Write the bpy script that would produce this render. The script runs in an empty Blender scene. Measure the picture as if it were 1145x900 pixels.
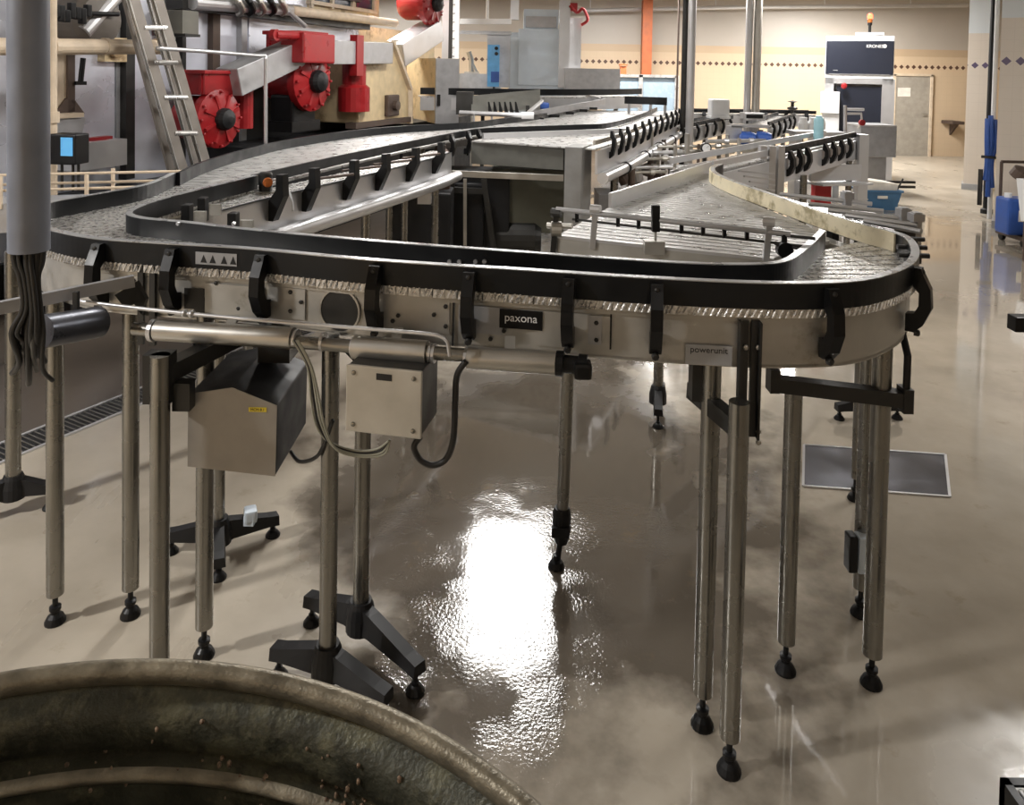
import bpy, bmesh, math, random
from math import sin, cos, pi, radians, sqrt, atan2
from mathutils import Vector, Matrix
random.seed(7)
S = bpy.context.scene
COL = S.collection
V = Vector

# ------------------------------------------------------------------ camera
F, PPX, PPY, H = 850.0, 572.0, 107.0, 1.95
PITCH, ROLL = math.atan((107 - 79) / 850), 0.018
cam_d = bpy.data.cameras.new('camera')
cam = bpy.data.objects.new('camera', cam_d)
COL.objects.link(cam)
RM = Matrix.Rotation(pi / 2 - PITCH, 3, 'X') @ Matrix.Rotation(ROLL, 3, 'Z')
cam.matrix_world = Matrix.Translation((0, 0, H)) @ RM.to_4x4()
cam_d.sensor_width = 36
cam_d.lens = 36 * F / 1145
cam_d.shift_x = -(PPX - 572.5) / 1145
cam_d.shift_y = -(450 - PPY) / 1145
cam_d.clip_start = 0.02
S.camera = cam

def ray(px, py):
    return RM @ V(((px - PPX) / F, -(py - PPY) / F, -1.0))
def Zp(px, py, z):
    d = ray(px, py); return V((0, 0, H)) + d * ((z - H) / d.z)
def Yp(px, py, y):
    d = ray(px, py); return V((0, 0, H)) + d * (y / d.y)
def Lp(px, py, A, B, off=0.0):
    """ray meets the vertical plane through A-B, moved off metres to its right-hand side"""
    A = V((A[0], A[1], 0)); B = V((B[0], B[1], 0)); t = (B - A).normalized(); n = V((t.y, -t.x, 0))
    d = ray(px, py); k = (n.dot(A) + off - 0) / n.dot(d)
    return V((0, 0, H)) + d * k

# ------------------------------------------------------------------ materials
def new_mat(name):
    m = bpy.data.materials.new(name); m.use_nodes = True
    nt = m.node_tree
    return m, nt, nt.nodes['Principled BSDF']
def N(nt, t, **kw):
    n = nt.nodes.new(t)
    for k, v in kw.items():
        setattr(n, k, v)
    return n
def mat(name, col, rough=0.5, metal=0.0, var=0.12, scale=9.0, rvar=0.12, bump=0.0, bscale=60.0, spec=None, emit=None, coat=0.0, dirt=None, dscale=3.0, dthr=0.55):
    m, nt, b = new_mat(name)
    tc = N(nt, 'ShaderNodeTexCoord')
    no = N(nt, 'ShaderNodeTexNoise'); no.inputs['Scale'].default_value = scale; no.inputs['Detail'].default_value = 6
    nt.links.new(tc.outputs['Object'], no.inputs['Vector'])
    ra = N(nt, 'ShaderNodeMapRange'); ra.inputs['From Min'].default_value = .3; ra.inputs['From Max'].default_value = .7
    ra.inputs['To Min'].default_value = 1 - var; ra.inputs['To Max'].default_value = 1 + var
    nt.links.new(no.outputs['Fac'], ra.inputs['Value'])
    mx = N(nt, 'ShaderNodeVectorMath', operation='SCALE')
    mx.inputs[0].default_value = col[:3]
    nt.links.new(ra.outputs['Result'], mx.inputs['Scale'])
    out = mx.outputs['Vector']
    if dirt:
        n2 = N(nt, 'ShaderNodeTexNoise'); n2.inputs['Scale'].default_value = dscale; n2.inputs['Detail'].default_value = 8; n2.inputs['Roughness'].default_value = .7
        nt.links.new(tc.outputs['Object'], n2.inputs['Vector'])
        r2 = N(nt, 'ShaderNodeMapRange'); r2.inputs['From Min'].default_value = dthr; r2.inputs['From Max'].default_value = dthr + .12
        nt.links.new(n2.outputs['Fac'], r2.inputs['Value'])
        mm = N(nt, 'ShaderNodeMix', data_type='RGBA'); mm.inputs['B'].default_value = (*dirt, 1)
        nt.links.new(r2.outputs['Result'], mm.inputs['Factor']); nt.links.new(out, mm.inputs['A'])
        out = mm.outputs['Result']
    nt.links.new(out, b.inputs['Base Color'])
    rr = N(nt, 'ShaderNodeMapRange'); rr.inputs['From Min'].default_value = .3; rr.inputs['From Max'].default_value = .7
    rr.inputs['To Min'].default_value = max(.02, rough - rvar); rr.inputs['To Max'].default_value = min(1, rough + rvar)
    nt.links.new(no.outputs['Fac'], rr.inputs['Value']); nt.links.new(rr.outputs['Result'], b.inputs['Roughness'])
    b.inputs['Metallic'].default_value = metal
    if spec is not None: b.inputs['Specular IOR Level'].default_value = spec
    if coat: b.inputs['Coat Weight'].default_value = coat
    if bump:
        nb = N(nt, 'ShaderNodeTexNoise'); nb.inputs['Scale'].default_value = bscale; nb.inputs['Detail'].default_value = 4
        nt.links.new(tc.outputs['Object'], nb.inputs['Vector'])
        bu = N(nt, 'ShaderNodeBump'); bu.inputs['Strength'].default_value = bump; bu.inputs['Distance'].default_value = .01
        nt.links.new(nb.outputs['Fac'], bu.inputs['Height']); nt.links.new(bu.outputs['Normal'], b.inputs['Normal'])
    if emit:
        b.inputs['Emission Color'].default_value = (*emit[0], 1); b.inputs['Emission Strength'].default_value = emit[1]
    return m

M = {}
M['steel'] = mat('stainless_steel', (.50, .48, .44), .36, .85, var=.06, rvar=.05)
M['steel_leg'] = mat('stainless_tube', (.28, .27, .245), .27, .92, var=.08, rvar=.06, dirt=(.18, .165, .14), dscale=5, dthr=.62)
M['steel_light'] = mat('bright_stainless_sheet', (.62, .62, .63), .34, .7, var=.04, rvar=.04, scale=5)
M['steel_grey'] = mat('grey_sheet_steel', (.42, .42, .43), .45, .5)
M['frame'] = mat('conveyor_side_sheet', (.47, .455, .42), .42, .6, dirt=(.28, .25, .19), dscale=5, dthr=.58)
M['sheet_mid'] = mat('mid_grey_sheet', (.27, .27, .265), .42, .4)
M['sheet_olive'] = mat('olive_grey_sheet', (.15, .15, .135), .45, .4)
M['steel_dark'] = mat('dark_steel', (.045, .044, .042), .42, .6)
M['black'] = mat('black_plastic', (.006, .006, .0065), .4, spec=.3)
M['rail'] = mat('black_guide_rail', (.006, .007, .0085), .4, spec=.35)
M['rail_highlight'] = mat('grey_rail_highlight', (.42, .43, .44), .3, .5)  # light grey standing in for the highlight on the rail tops
M['iron'] = mat('black_cast_iron', (.014, .014, .015), .45, spec=.3)
M['cream_plastic'] = mat('cream_wear_strip', (.78, .70, .50), .4, dirt=(.38, .32, .18), dscale=7, dthr=.52)
M['chain'] = mat('chain_plate', (.66, .65, .63), .3, .7, bump=.35, bscale=110, var=.35, scale=60)
M['belt'] = mat('worn_belt_plate', (.47, .465, .455), .34, .5, bump=.5, bscale=60, var=.22, scale=14, dirt=(.40, .385, .36), dscale=4, dthr=.54)
M['red'] = mat('red_gearbox_paint', (.30, .011, .014), .38, dirt=(.1, .01, .01), dscale=6, dthr=.6)
M['cream'] = mat('cream_machine_paint', (.66, .52, .31), .5, dirt=(.3, .2, .1), dscale=2.2, dthr=.56)
M['pipe_cream'] = mat('cream_pipe_paint', (.68, .56, .42), .5)
M['alu'] = mat('aluminium', (.72, .71, .69), .33, .75)
M['ladder_rail'] = mat('weathered_ladder_rail', (.26, .235, .21), .5, .4)
M['white'] = mat('white_paint', (.78, .79, .8), .45, var=.03)
M['white_blue'] = mat('pale_blue_white_panel', (.60, .68, .76), .4, var=.03)
M['panel_grey'] = mat('machine_cladding', (.70, .72, .80), .32, .4, var=.2, scale=1.6)
M['blue'] = mat('blue_plastic', (.03, .09, .35), .4)
M['blue_label'] = mat('light_blue_label', (.12, .38, .72), .4)
M['tub_blue'] = mat('blue_tub_plastic', (.06, .16, .3), .45)
M['cyan'] = mat('pale_cyan_plastic', (.30, .52, .58), .4)
M['orange'] = mat('orange_pillar_paint', (.45, .12, .04), .5)
M['copper'] = mat('orange_sensor', (.7, .2, .05), .3, .4)
M['yellow'] = mat('yellow_sticker', (.8, .62, .05), .5, var=.04)
M['ink'] = mat('black_ink', (.01, .01, .01), .6)
M['ink_white'] = mat('white_ink', (.8, .8, .8), .5)
M['plate_grey'] = mat('grey_nameplate', (.40, .41, .43), .4, .4)
M['glass_dark'] = mat('dark_window_pane', (.03, .05, .08), .08, coat=.4)
M['black_panel'] = mat('black_display_panel', (.013, .016, .028), .35, var=.03, rvar=.02)
M['door'] = mat('grey_door_paint', (.36, .33, .28), .5)
M['paper'] = mat('paper', (.8, .76, .68), .8)
M['cable'] = mat('black_cable', (.015, .014, .013), .45)
M['cable_dim'] = mat('dark_grey_cable', (.09, .09, .085), .45)
M['cable_grey'] = mat('grey_cable', (.35, .34, .27), .45)
M['hood'] = mat('motor_cover_sheet', (.36, .33, .29), .45, .35)
M['box'] = mat('junction_box_sheet', (.52, .49, .43), .42, .55)
M['ceiling'] = mat('ceiling_paint', (.5, .47, .42), .8)
M['beacon'] = mat('red_beacon_lens', (.8, .05, .02), .3, emit=((1, .12, .05), 6))
M['tube_light'] = mat('lamp_tube', (.9, .9, .9), .4, emit=((1, .95, .87), 14))
M['screen'] = mat('lit_blue_screen', (.1, .35, .6), .3, emit=((.12, .45, .85), .5))
M['brown'] = mat('brown_rusty_steel', (.10, .07, .055), .6, .3)
M['barrel'] = mat('grimy_tub_metal', (.06, .06, .042), .5, .3, var=.45, scale=22, bump=.22, bscale=160, dirt=(.14, .135, .085), dscale=16, dthr=.5)
M['barrel_rim'] = mat('worn_tub_rim', (.26, .23, .17), .42, .5, var=.4, scale=30, bump=.15, bscale=220)
M['sludge'] = mat('dark_residue', (.03, .025, .018), .4, bump=1.0, bscale=30, var=.5)
M['grate'] = mat('drain_steel', (.2, .19, .17), .4, .7)

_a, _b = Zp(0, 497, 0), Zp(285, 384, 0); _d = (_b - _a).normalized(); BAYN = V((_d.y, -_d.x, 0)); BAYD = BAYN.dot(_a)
# floor: beige resin screed with wet, shiny patches
def floor_mat():
    m, nt, b = new_mat('wet_resin_floor')
    L = nt.links.new
    tc = N(nt, 'ShaderNodeTexCoord')
    def noise(sc, det=5, ro=.55, stretch=None):
        n = N(nt, 'ShaderNodeTexNoise'); n.inputs['Scale'].default_value = sc; n.inputs['Detail'].default_value = det; n.inputs['Roughness'].default_value = ro
        if stretch:
            mp = N(nt, 'ShaderNodeMapping'); mp.inputs['Scale'].default_value = stretch
            L(tc.outputs['Object'], mp.inputs['Vector']); L(mp.outputs['Vector'], n.inputs['Vector'])
        else:
            L(tc.outputs['Object'], n.inputs['Vector'])
        return n.outputs['Fac']
    def rng(v, a, c, lo=0., hi=1.):
        r = N(nt, 'ShaderNodeMapRange'); r.inputs['From Min'].default_value = a; r.inputs['From Max'].default_value = c
        r.inputs['To Min'].default_value = lo; r.inputs['To Max'].default_value = hi; L(v, r.inputs['Value']); return r.outputs['Result']
    def math_(op, a, c):
        k = N(nt, 'ShaderNodeMath', operation=op)
        for i, v in enumerate((a, c)):
            if isinstance(v, (int, float)): k.inputs[i].default_value = v
            else: L(v, k.inputs[i])
        return k.outputs[0]
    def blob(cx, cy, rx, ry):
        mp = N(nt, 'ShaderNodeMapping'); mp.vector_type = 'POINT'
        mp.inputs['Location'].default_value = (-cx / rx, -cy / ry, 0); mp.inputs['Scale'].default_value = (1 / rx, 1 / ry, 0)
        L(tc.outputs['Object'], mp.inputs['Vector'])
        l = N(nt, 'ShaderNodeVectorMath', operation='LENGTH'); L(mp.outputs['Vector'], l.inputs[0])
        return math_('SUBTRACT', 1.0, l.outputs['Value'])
    edge = math_('MULTIPLY', math_('SUBTRACT', noise(1.7, 6), .5), 2.2)
    glossb = math_('MAXIMUM', blob(.3, 3.2, 1.1, 1.5), math_('MAXIMUM', blob(2.2, 3.6, 1.7, 2.3), blob(3.6, 8.2, 2.9, 5.0)))
    gloss = rng(math_('ADD', glossb, math_('MULTIPLY', edge, .7)), -.15, .25)
    streak = rng(noise(1.1, 6, .6, (2.6, .5, 1)), .5, .62)
    gloss = math_('MAXIMUM', gloss, math_('MULTIPLY', streak, .22))
    wet = rng(math_('ADD', blob(.18, 3.75, 1.2, 1.8), math_('MULTIPLY', edge, .7)), -.05, .2)  # conveyors' broad shadow painted into the floor colour along with the wet
    tone = rng(noise(2.2, 7, .6), .32, .68)
    mix = N(nt, 'ShaderNodeMix', data_type='RGBA'); mix.inputs['A'].default_value = (.36, .315, .25, 1); mix.inputs['B'].default_value = (.46, .41, .335, 1)
    L(tone, mix.inputs['Factor'])
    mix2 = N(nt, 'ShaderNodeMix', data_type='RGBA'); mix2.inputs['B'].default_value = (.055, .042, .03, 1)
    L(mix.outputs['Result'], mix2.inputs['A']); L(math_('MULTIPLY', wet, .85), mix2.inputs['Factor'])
    st = rng(noise(4.5, 8, .7), .6, .72)
    mix3 = N(nt, 'ShaderNodeMix', data_type='RGBA'); mix3.inputs['B'].default_value = (.22, .16, .085, 1)
    L(mix2.outputs['Result'], mix3.inputs['A']); L(math_('MULTIPLY', st, .45), mix3.inputs['Factor'])
    # the bay behind the drain channel: shade under the machine painted dark brown
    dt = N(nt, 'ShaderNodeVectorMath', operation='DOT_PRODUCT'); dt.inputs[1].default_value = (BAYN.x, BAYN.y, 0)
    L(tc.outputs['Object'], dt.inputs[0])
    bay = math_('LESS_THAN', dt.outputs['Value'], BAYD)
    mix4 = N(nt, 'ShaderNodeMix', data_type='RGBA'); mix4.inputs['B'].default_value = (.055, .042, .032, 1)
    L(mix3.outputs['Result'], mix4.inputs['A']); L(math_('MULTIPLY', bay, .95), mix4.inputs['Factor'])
    L(mix4.outputs['Result'], b.inputs['Base Color'])
    L(math_('ADD', rng(gloss, 0, 1, .30, .045), math_('MULTIPLY', tone, .06)), b.inputs['Roughness'])
    L(rng(gloss, 0, 1, .4, .8), b.inputs['Specular IOR Level'])
    L(gloss, b.inputs['Coat Weight']); b.inputs['Coat Roughness'].default_value = .035; b.inputs['Coat IOR'].default_value = 1.6
    fine = noise(85, 3); blotch = rng(noise(3.6, 4), .42, .6); mid = noise(9, 4)
    gr = rng(math_('ADD', blob(.05, 2.75, .75, .85), math_('MULTIPLY', edge, .6)), -.1, .3)
    bu = N(nt, 'ShaderNodeBump'); bu.inputs['Distance'].default_value = .004
    L(math_('ADD', .012, math_('MULTIPLY', gr, math_('ADD', .05, math_('MULTIPLY', blotch, .22)))), bu.inputs['Strength']); L(fine, bu.inputs['Height'])
    bu2 = N(nt, 'ShaderNodeBump'); bu2.inputs['Distance'].default_value = .01; bu2.inputs['Strength'].default_value = .035
    L(mid, bu2.inputs['Height']); L(bu.outputs['Normal'], bu2.inputs['Normal']); L(bu2.outputs['Normal'], b.inputs['Normal']); L(bu2.outputs['Normal'], b.inputs['Coat Normal'])
    return m
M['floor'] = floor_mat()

def tile_mat(name, pitch, zc, ztop, tile, plaster, dia, shade_band=None):
    m, nt, b = new_mat(name)
    L = nt.links.new
    tc = N(nt, 'ShaderNodeTexCoord'); sp = N(nt, 'ShaderNodeSeparateXYZ'); L(tc.outputs['Object'], sp.inputs[0])
    def mt(op, a, c=0.0):
        k = N(nt, 'ShaderNodeMath', operation=op)
        for i, v in enumerate((a, c)):
            if isinstance(v, (int, float)): k.inputs[i].default_value = v
            else: L(v, k.inputs[i])
        return k.outputs[0]
    xy = mt('ADD', sp.outputs['X'], sp.outputs['Y']); z = sp.outputs['Z']
    u = mt('ABSOLUTE', mt('SUBTRACT', mt('FRACT', mt('DIVIDE', xy, pitch)), .5))
    v = mt('ABSOLUTE', mt('DIVIDE', mt('SUBTRACT', z, zc), pitch))
    isd = mt('LESS_THAN', mt('ADD', u, v), .37)
    # thin joints of the tiles
    ju = mt('LESS_THAN', mt('FRACT', mt('DIVIDE', xy, .154)), .03); jv = mt('LESS_THAN', mt('FRACT', mt('DIVIDE', z, .154)), .03)
    j = mt('MULTIPLY', mt('MAXIMUM', ju, jv), .22)
    no = N(nt, 'ShaderNodeTexNoise'); no.inputs['Scale'].default_value = 1.3; no.inputs['Detail'].default_value = 5; L(tc.outputs['Object'], no.inputs['Vector'])
    def mixc(f, a, c):
        k = N(nt, 'ShaderNodeMix', data_type='RGBA')
        if isinstance(f, float): k.inputs['Factor'].default_value = f
        else: L(f, k.inputs['Factor'])
        for nm, q in (('A', a), ('B', c)):
            if isinstance(q, tuple): k.inputs[nm].default_value = (*q, 1)
            else: L(q, k.inputs[nm])
        return k.outputs['Result']
    dk = tuple(c * .86 for c in tile)
    base = mixc(no.outputs['Fac'], dk, tile)
    base = mixc(j, base, tuple(c * .6 for c in tile))
    base = mixc(isd, base, dia)
    if shade_band:
        inb = mt('MULTIPLY', mt('GREATER_THAN', z, shade_band[0]), mt('LESS_THAN', z, shade_band[1]))
        base = mixc(inb, base, shade_band[2])  # shading below the plaster, painted as a darker tile row
    pl = mixc(no.outputs['Fac'], tuple(c * .85 for c in plaster), plaster)
    base = mixc(mt('GREATER_THAN', z, ztop), base, pl)
    L(base, b.inputs['Base Color']); b.inputs['Roughness'].default_value = .4
    return m
M['wall'] = tile_mat('cream_wall_tiles', .154, 2.22, 2.66, (.70, .545, .375), (.54, .49, .43), (.10, .05, .035), (2.48, 2.66, (.56, .42, .28)))
M['column'] = tile_mat('white_column_tiles', .154, 2.19, 2.75, (.74, .66, .57), (.74, .78, .80), (.12, .09, .16))

# ------------------------------------------------------------------ mesh helpers
def obj(name, bm, m, parent=None, smooth=False, mat2=None):
    me = bpy.data.meshes.new(name)
    bmesh.ops.recalc_face_normals(bm, faces=bm.faces)
    bm.to_mesh(me); bm.free()
    me.materials.append(M[m] if isinstance(m, str) else m)
    if mat2: me.materials.append(M[mat2])
    if smooth:
        for p in me.polygons: p.use_smooth = True
    o = bpy.data.objects.new(name, me); COL.objects.link(o)
    if parent:
        o.parent = parent
        o.matrix_parent_inverse = parent.matrix_world.inverted()
    return o
def thing(name, label, cat, loc, group=None):
    o = bpy.data.objects.new(name, None); COL.objects.link(o)
    o.location = loc; o.empty_display_size = .1
    o.matrix_world = Matrix.Translation(V(loc))
    o['label'] = label; o['category'] = cat
    if group: o['group'] = group
    return o
def tag(o, label, cat, group=None):
    o['label'] = label; o['category'] = cat
    if group: o['group'] = group
    return o
def struct(o):
    o['kind'] = 'structure'; return o
def B():
    return bmesh.new()
def box(bm, c, s, rz=0.0, bev=0.0, rot=None):
    r = bmesh.ops.create_cube(bm, size=1)
    vs = r['verts']
    mx = Matrix.Translation(V(c)) @ (rot.to_4x4() if rot else Matrix.Rotation(rz, 4, 'Z')) @ Matrix.Diagonal((s[0], s[1], s[2], 1))
    bmesh.ops.transform(bm, matrix=mx, verts=vs)
    if bev:
        es = {e for v in vs for e in v.link_edges}
        bmesh.ops.bevel(bm, geom=list(es), offset=bev, segments=2, affect='EDGES', profile=.6)
    return bm
def frame_of(d):
    d = d.normalized()
    up = V((0, 0, 1)) if abs(d.z) < .95 else V((0, 1, 0))
    a = d.cross(up).normalized(); b = a.cross(d).normalized()
    return a, b
def tube(bm, pts, r, seg=12, cap=True, rs=None):
    pts = [V(p) for p in pts]; rings = []
    n = len(pts)
    a = b = None
    for i, p in enumerate(pts):
        d = (pts[min(i + 1, n - 1)] - pts[max(i - 1, 0)]).normalized()
        if a is None: a, b = frame_of(d)
        else:
            a = (a - d * a.dot(d)).normalized(); b = a.cross(d).normalized()
        rr = rs[i] if rs else r
        rings.append([bm.verts.new(p + (a * cos(2 * pi * k / seg) + b * sin(2 * pi * k / seg)) * rr) for k in range(seg)])
    for i in range(n - 1):
        for k in range(seg):
            bm.faces.new((rings[i][k], rings[i][(k + 1) % seg], rings[i + 1][(k + 1) % seg], rings[i + 1][k]))
    if cap:
        bm.faces.new(rings[0]); bm.faces.new(rings[-1][::-1])
    return bm
def bar(bm, p, q, w, h, bev=0.0):
    p, q = V(p), V(q); d = q - p
    a, b = frame_of(d)
    rot = Matrix((a, d.normalized(), b)).transposed()
    return box(bm, (p + q) / 2, (w, d.length, h), rot=rot, bev=bev)
def lathe(bm, c, prof, seg=24, axis=None, cap=True):
    c = V(c); ax = V(axis).normalized() if axis is not None else V((0, 0, 1))
    a, b = frame_of(ax)
    rings = []
    for r, z in prof:
        rings.append([bm.verts.new(c + ax * z + (a * cos(2 * pi * k / seg) + b * sin(2 * pi * k / seg)) * max(r, 1e-4)) for k in range(seg)])
    for i in range(len(rings) - 1):
        for k in range(seg):
            bm.faces.new((rings[i][k], rings[i][(k + 1) % seg], rings[i + 1][(k + 1) % seg], rings[i + 1][k]))
    if cap and prof[0][0] > 1e-3: bm.faces.new(rings[0])
    if cap and prof[-1][0] > 1e-3: bm.faces.new(rings[-1][::-1])
    return bm
def prism(bm, poly, d):
    """poly: 3-D loop, pushed along d"""
    d = V(d); lo = [bm.verts.new(V(p)) for p in poly]; hi = [bm.verts.new(V(p) + d) for p in poly]
    n = len(lo)
    bm.faces.new(lo); bm.faces.new(hi[::-1])
    for i in range(n):
        bm.faces.new((lo[i], lo[(i + 1) % n], hi[(i + 1) % n], hi[i]))
    return bm
def cat(pts, k=8):
    P = [V((p[0], p[1], p[2] if len(p) > 2 else 0)) for p in pts]; out = []
    for i in range(len(P) - 1):
        p0, p1, p2, p3 = P[max(i - 1, 0)], P[i], P[i + 1], P[min(i + 2, len(P) - 1)]
        for j in range(k):
            t = j / k
            out.append(.5 * (2 * p1 + (p2 - p0) * t + (2 * p0 - 5 * p1 + 4 * p2 - p3) * t * t + (3 * p1 - p0 - 3 * p2 + p3) * t ** 3))
    out.append(P[-1]); return out
def resample(path, n):
    ls = [0.0]
    for i in range(1, len(path)): ls.append(ls[-1] + (path[i] - path[i - 1]).length)
    out = []; j = 0
    for k in range(n):
        s = ls[-1] * k / (n - 1)
        while j < len(path) - 2 and ls[j + 1] < s: j += 1
        f = (s - ls[j]) / max(1e-9, ls[j + 1] - ls[j])
        out.append(path[j].lerp(path[j + 1], min(1, f)))
    return out
def length(path): return sum((path[i + 1] - path[i]).length for i in range(len(path) - 1))
def normals(path):
    out = []
    for i in range(len(path)):
        t = path[min(i + 1, len(path) - 1)] - path[max(i - 1, 0)]; t.z = 0; t.normalize()
        out.append(V((t.y, -t.x, 0)))
    return out
def offset(path, d):
    return [p + n * d for p, n in zip(path, normals(path))]
def ribbon(bm, path, z0, z1, o0, o1, bev=False):
    """a standing strip along path: heights z0..z1 (added to path z), between offsets o0 and o1"""
    ns = normals(path); prev = None
    def ring(p, n):
        q = []
        for (o, z) in ((o0, z0), (o1, z0), (o1, z1), (o0, z1)):
            v = p + n * o; q.append(bm.verts.new((v.x, v.y, p.z + z)))
        return q
    for i, (p, n) in enumerate(zip(path, ns)):
        r = ring(p, n)
        if prev:
            for k in range(4): bm.faces.new((prev[k], prev[(k + 1) % 4], r[(k + 1) % 4], r[k]))
        else: bm.faces.new(r)
        prev = r
    bm.faces.new(prev[::-1])
    return bm
def plates(bm, Lp_, Rp_, z, th, pitch=.038, gap=.007, knuckle=True):
    """chain of plates between two edge paths"""
    n = int((length(Lp_) + length(Rp_)) / 2 / pitch)
    A = resample(Lp_, n + 1); Bq = resample(Rp_, n + 1)
    for i in range(n):
        f0, f1 = gap / pitch * .5, 1 - gap / pitch * .5
        a0, a1 = A[i].lerp(A[i + 1], f0), A[i].lerp(A[i + 1], f1)
        b0, b1 = Bq[i].lerp(Bq[i + 1], f0), Bq[i].lerp(Bq[i + 1], f1)
        ex = (b0 - a0).normalized() * (.004 if (i % 2 and knuckle) else 0)
        dz = .0015 if i % 2 else 0
        vs = []
        for zz in (z - th, z + dz):
            for p in (a0 - ex, b0 + ex, b1 + ex, a1 - ex): vs.append(bm.verts.new((p.x, p.y, p.z + zz)))
        for f in ((0, 1, 2, 3), (4, 5, 6, 7), (0, 1, 5, 4), (1, 2, 6, 5), (2, 3, 7, 6), (3, 0, 4, 7)):
            bm.faces.new([vs[k] for k in f])
        if knuckle:   # slanted hinge ridges and the carrier strip on the plate edge
            u_ = (b0 - a0).normalized(); w_ = (b1 - b0)
            for f in (.22, .72):
                q0 = b0 + w_ * (f - .16) + u_ * .004; q1 = b0 + w_ * (f + .16) + u_ * .004
                prism(bm, [(q0.x, q0.y, q0.z + z - th + .002), (q0.x + w_.x * .14, q0.y + w_.y * .14, q0.z + z - th + .002), (q1.x + w_.x * .14, q1.y + w_.y * .14, q1.z + z - .001), (q1.x, q1.y, q1.z + z - .001)], u_ * .004)
    return bm
def rough_plane(bm, poly, z, th):
    return prism(bm, [(p[0], p[1], z - th) for p in poly], (0, 0, th))
def onpath(px, py, path, off=0.0):
    d = ray(px, py); P = offset(path, off) if off else path; best = None
    for i in range(len(P) - 1):
        a, b = P[i], P[i + 1]
        ex, ey = b.x - a.x, b.y - a.y
        den = d.x * ey - d.y * ex
        if abs(den) < 1e-12: continue
        k = (a.x * ey - a.y * ex) / den; s = (a.x * d.y - a.y * d.x) / den
        if k > 0 and -1e-6 <= s <= 1 + 1e-6 and (best is None or k < best[0]):
            t = V((ex, ey, 0)).normalized(); best = (k, t, V((t.y, -t.x, 0)))
    k, t, n = best
    return V((0, 0, H)) + d * k, t, n
def text_mesh(name, s, size, m, origin, xdir, ydir, parent, ext=.0006, align='CENTER'):
    cu = bpy.data.curves.new(name, 'FONT'); cu.body = s; cu.size = size; cu.extrude = ext
    cu.align_x = align; cu.align_y = 'CENTER'
    tmp = bpy.data.objects.new(name, cu); COL.objects.link(tmp)
    dg = bpy.context.evaluated_depsgraph_get()
    me = bpy.data.meshes.new_from_object(tmp.evaluated_get(dg))
    bpy.data.objects.remove(tmp)
    x = V(xdir).normalized(); y = V(ydir).normalized(); zz = x.cross(y)
    mx = Matrix((x, y, zz)).transposed().to_4x4(); mx.translation = V(origin)
    me.transform(mx); me.materials.clear(); me.materials.append(M[m])
    o = bpy.data.objects.new(name, me); COL.objects.link(o)
    if parent:
        o.parent = parent; o.matrix_parent_inverse = parent.matrix_world.inverted()
    return o
def bolt(bm, p, n, r=.007, h=.006):
    return lathe(bm, p, [(r, 0), (r, h * .7), (r * .6, h), (0, h)], seg=6, axis=n)

# ------------------------------------------------------------------ setting
CEIL = 3.9
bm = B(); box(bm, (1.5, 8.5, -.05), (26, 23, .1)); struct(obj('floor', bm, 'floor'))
bm = B(); box(bm, (1.5, 8.5, CEIL + .1), (26, 23, .2))
for y in (4, 9.5, 15): box(bm, (1.5, y, CEIL - .02), (25.6, .3, .24))
struct(obj('ceiling', bm, 'ceiling'))
bm = B(); box(bm, (1.5, 19.15, CEIL / 2), (25, .3, CEIL)); struct(obj('wall_back', bm, 'wall'))
bm = B(); box(bm, (-10.9, 8.5, CEIL / 2), (.2, 22, CEIL)); struct(obj('wall_left', bm, 'wall'))
bm = B(); box(bm, (13.9, 8.5, CEIL / 2), (.2, 22, CEIL)); struct(obj('wall_right', bm, 'wall'))
bm = B(); box(bm, (1.5, -2.3, CEIL / 2), (25, .2, CEIL)); struct(obj('wall_front', bm, 'wall'))

# tiled pillars on the right
def pillar(name, px0, px1, py, y, w, m='column'):
    c = Yp((px0 + px1) / 2, py, y); ang = -atan2(c.x, c.y)
    bm = B(); box(bm, (0, w / 2, CEIL / 2), (w, w, CEIL)); o = struct(obj(name, bm, m)); o.location = (c.x, c.y, 0); o.rotation_euler = (0, 0, ang)
    bm = B(); box(bm, (0, w / 2, .05), (w + .05, w + .05, .1)); b2 = struct(obj('baseboard_' + name, bm, 'plate_grey')); b2.location = (c.x, c.y, 0); b2.rotation_euler = (0, 0, ang)
pillar('trim_1', 1079, 1107, 150, 13.3, .38)
pillar('trim_2', 1117, 1175, 150, 9.75, .60)

# door in the back wall
dl, dr = Yp(998, 174, 18.98), Yp(1036.5, 174, 18.98)
dtop = Yp(1017, 85, 18.98).z
t = thing('door_1', 'plain grey steel door with a paper notice in the back wall', 'door', ((dl.x + dr.x) / 2, 18.95, 0)); t['kind'] = 'structure'
bm = B(); box(bm, ((dl.x + dr.x) / 2, 18.975, dtop / 2), (dr.x - dl.x, .05, dtop)); obj('door_leaf', bm, 'door', t)
bm = B()
for x in (dl.x - .03, dr.x + .03): box(bm, (x, 18.97, dtop / 2 + .02), (.06, .1, dtop + .04))
box(bm, ((dl.x + dr.x) / 2, 18.97, dtop + .03), (dr.x - dl.x + .12, .1, .06)); obj('door_frame', bm, 'pipe_cream', t)
bm = B(); tube(bm, [(dr.x - .08, 18.95, 1.05), (dr.x - .08, 18.9, 1.05), (dr.x - .2, 18.9, 1.05)], .012); obj('door_handle', bm, 'steel', t)
pc = Yp(1011, 103, 18.94)
bm = B(); box(bm, pc, (.32, .006, .22)); tag(obj('paper_notice', bm, 'paper'), 'white paper notice taped on the grey door', 'notice')

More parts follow.
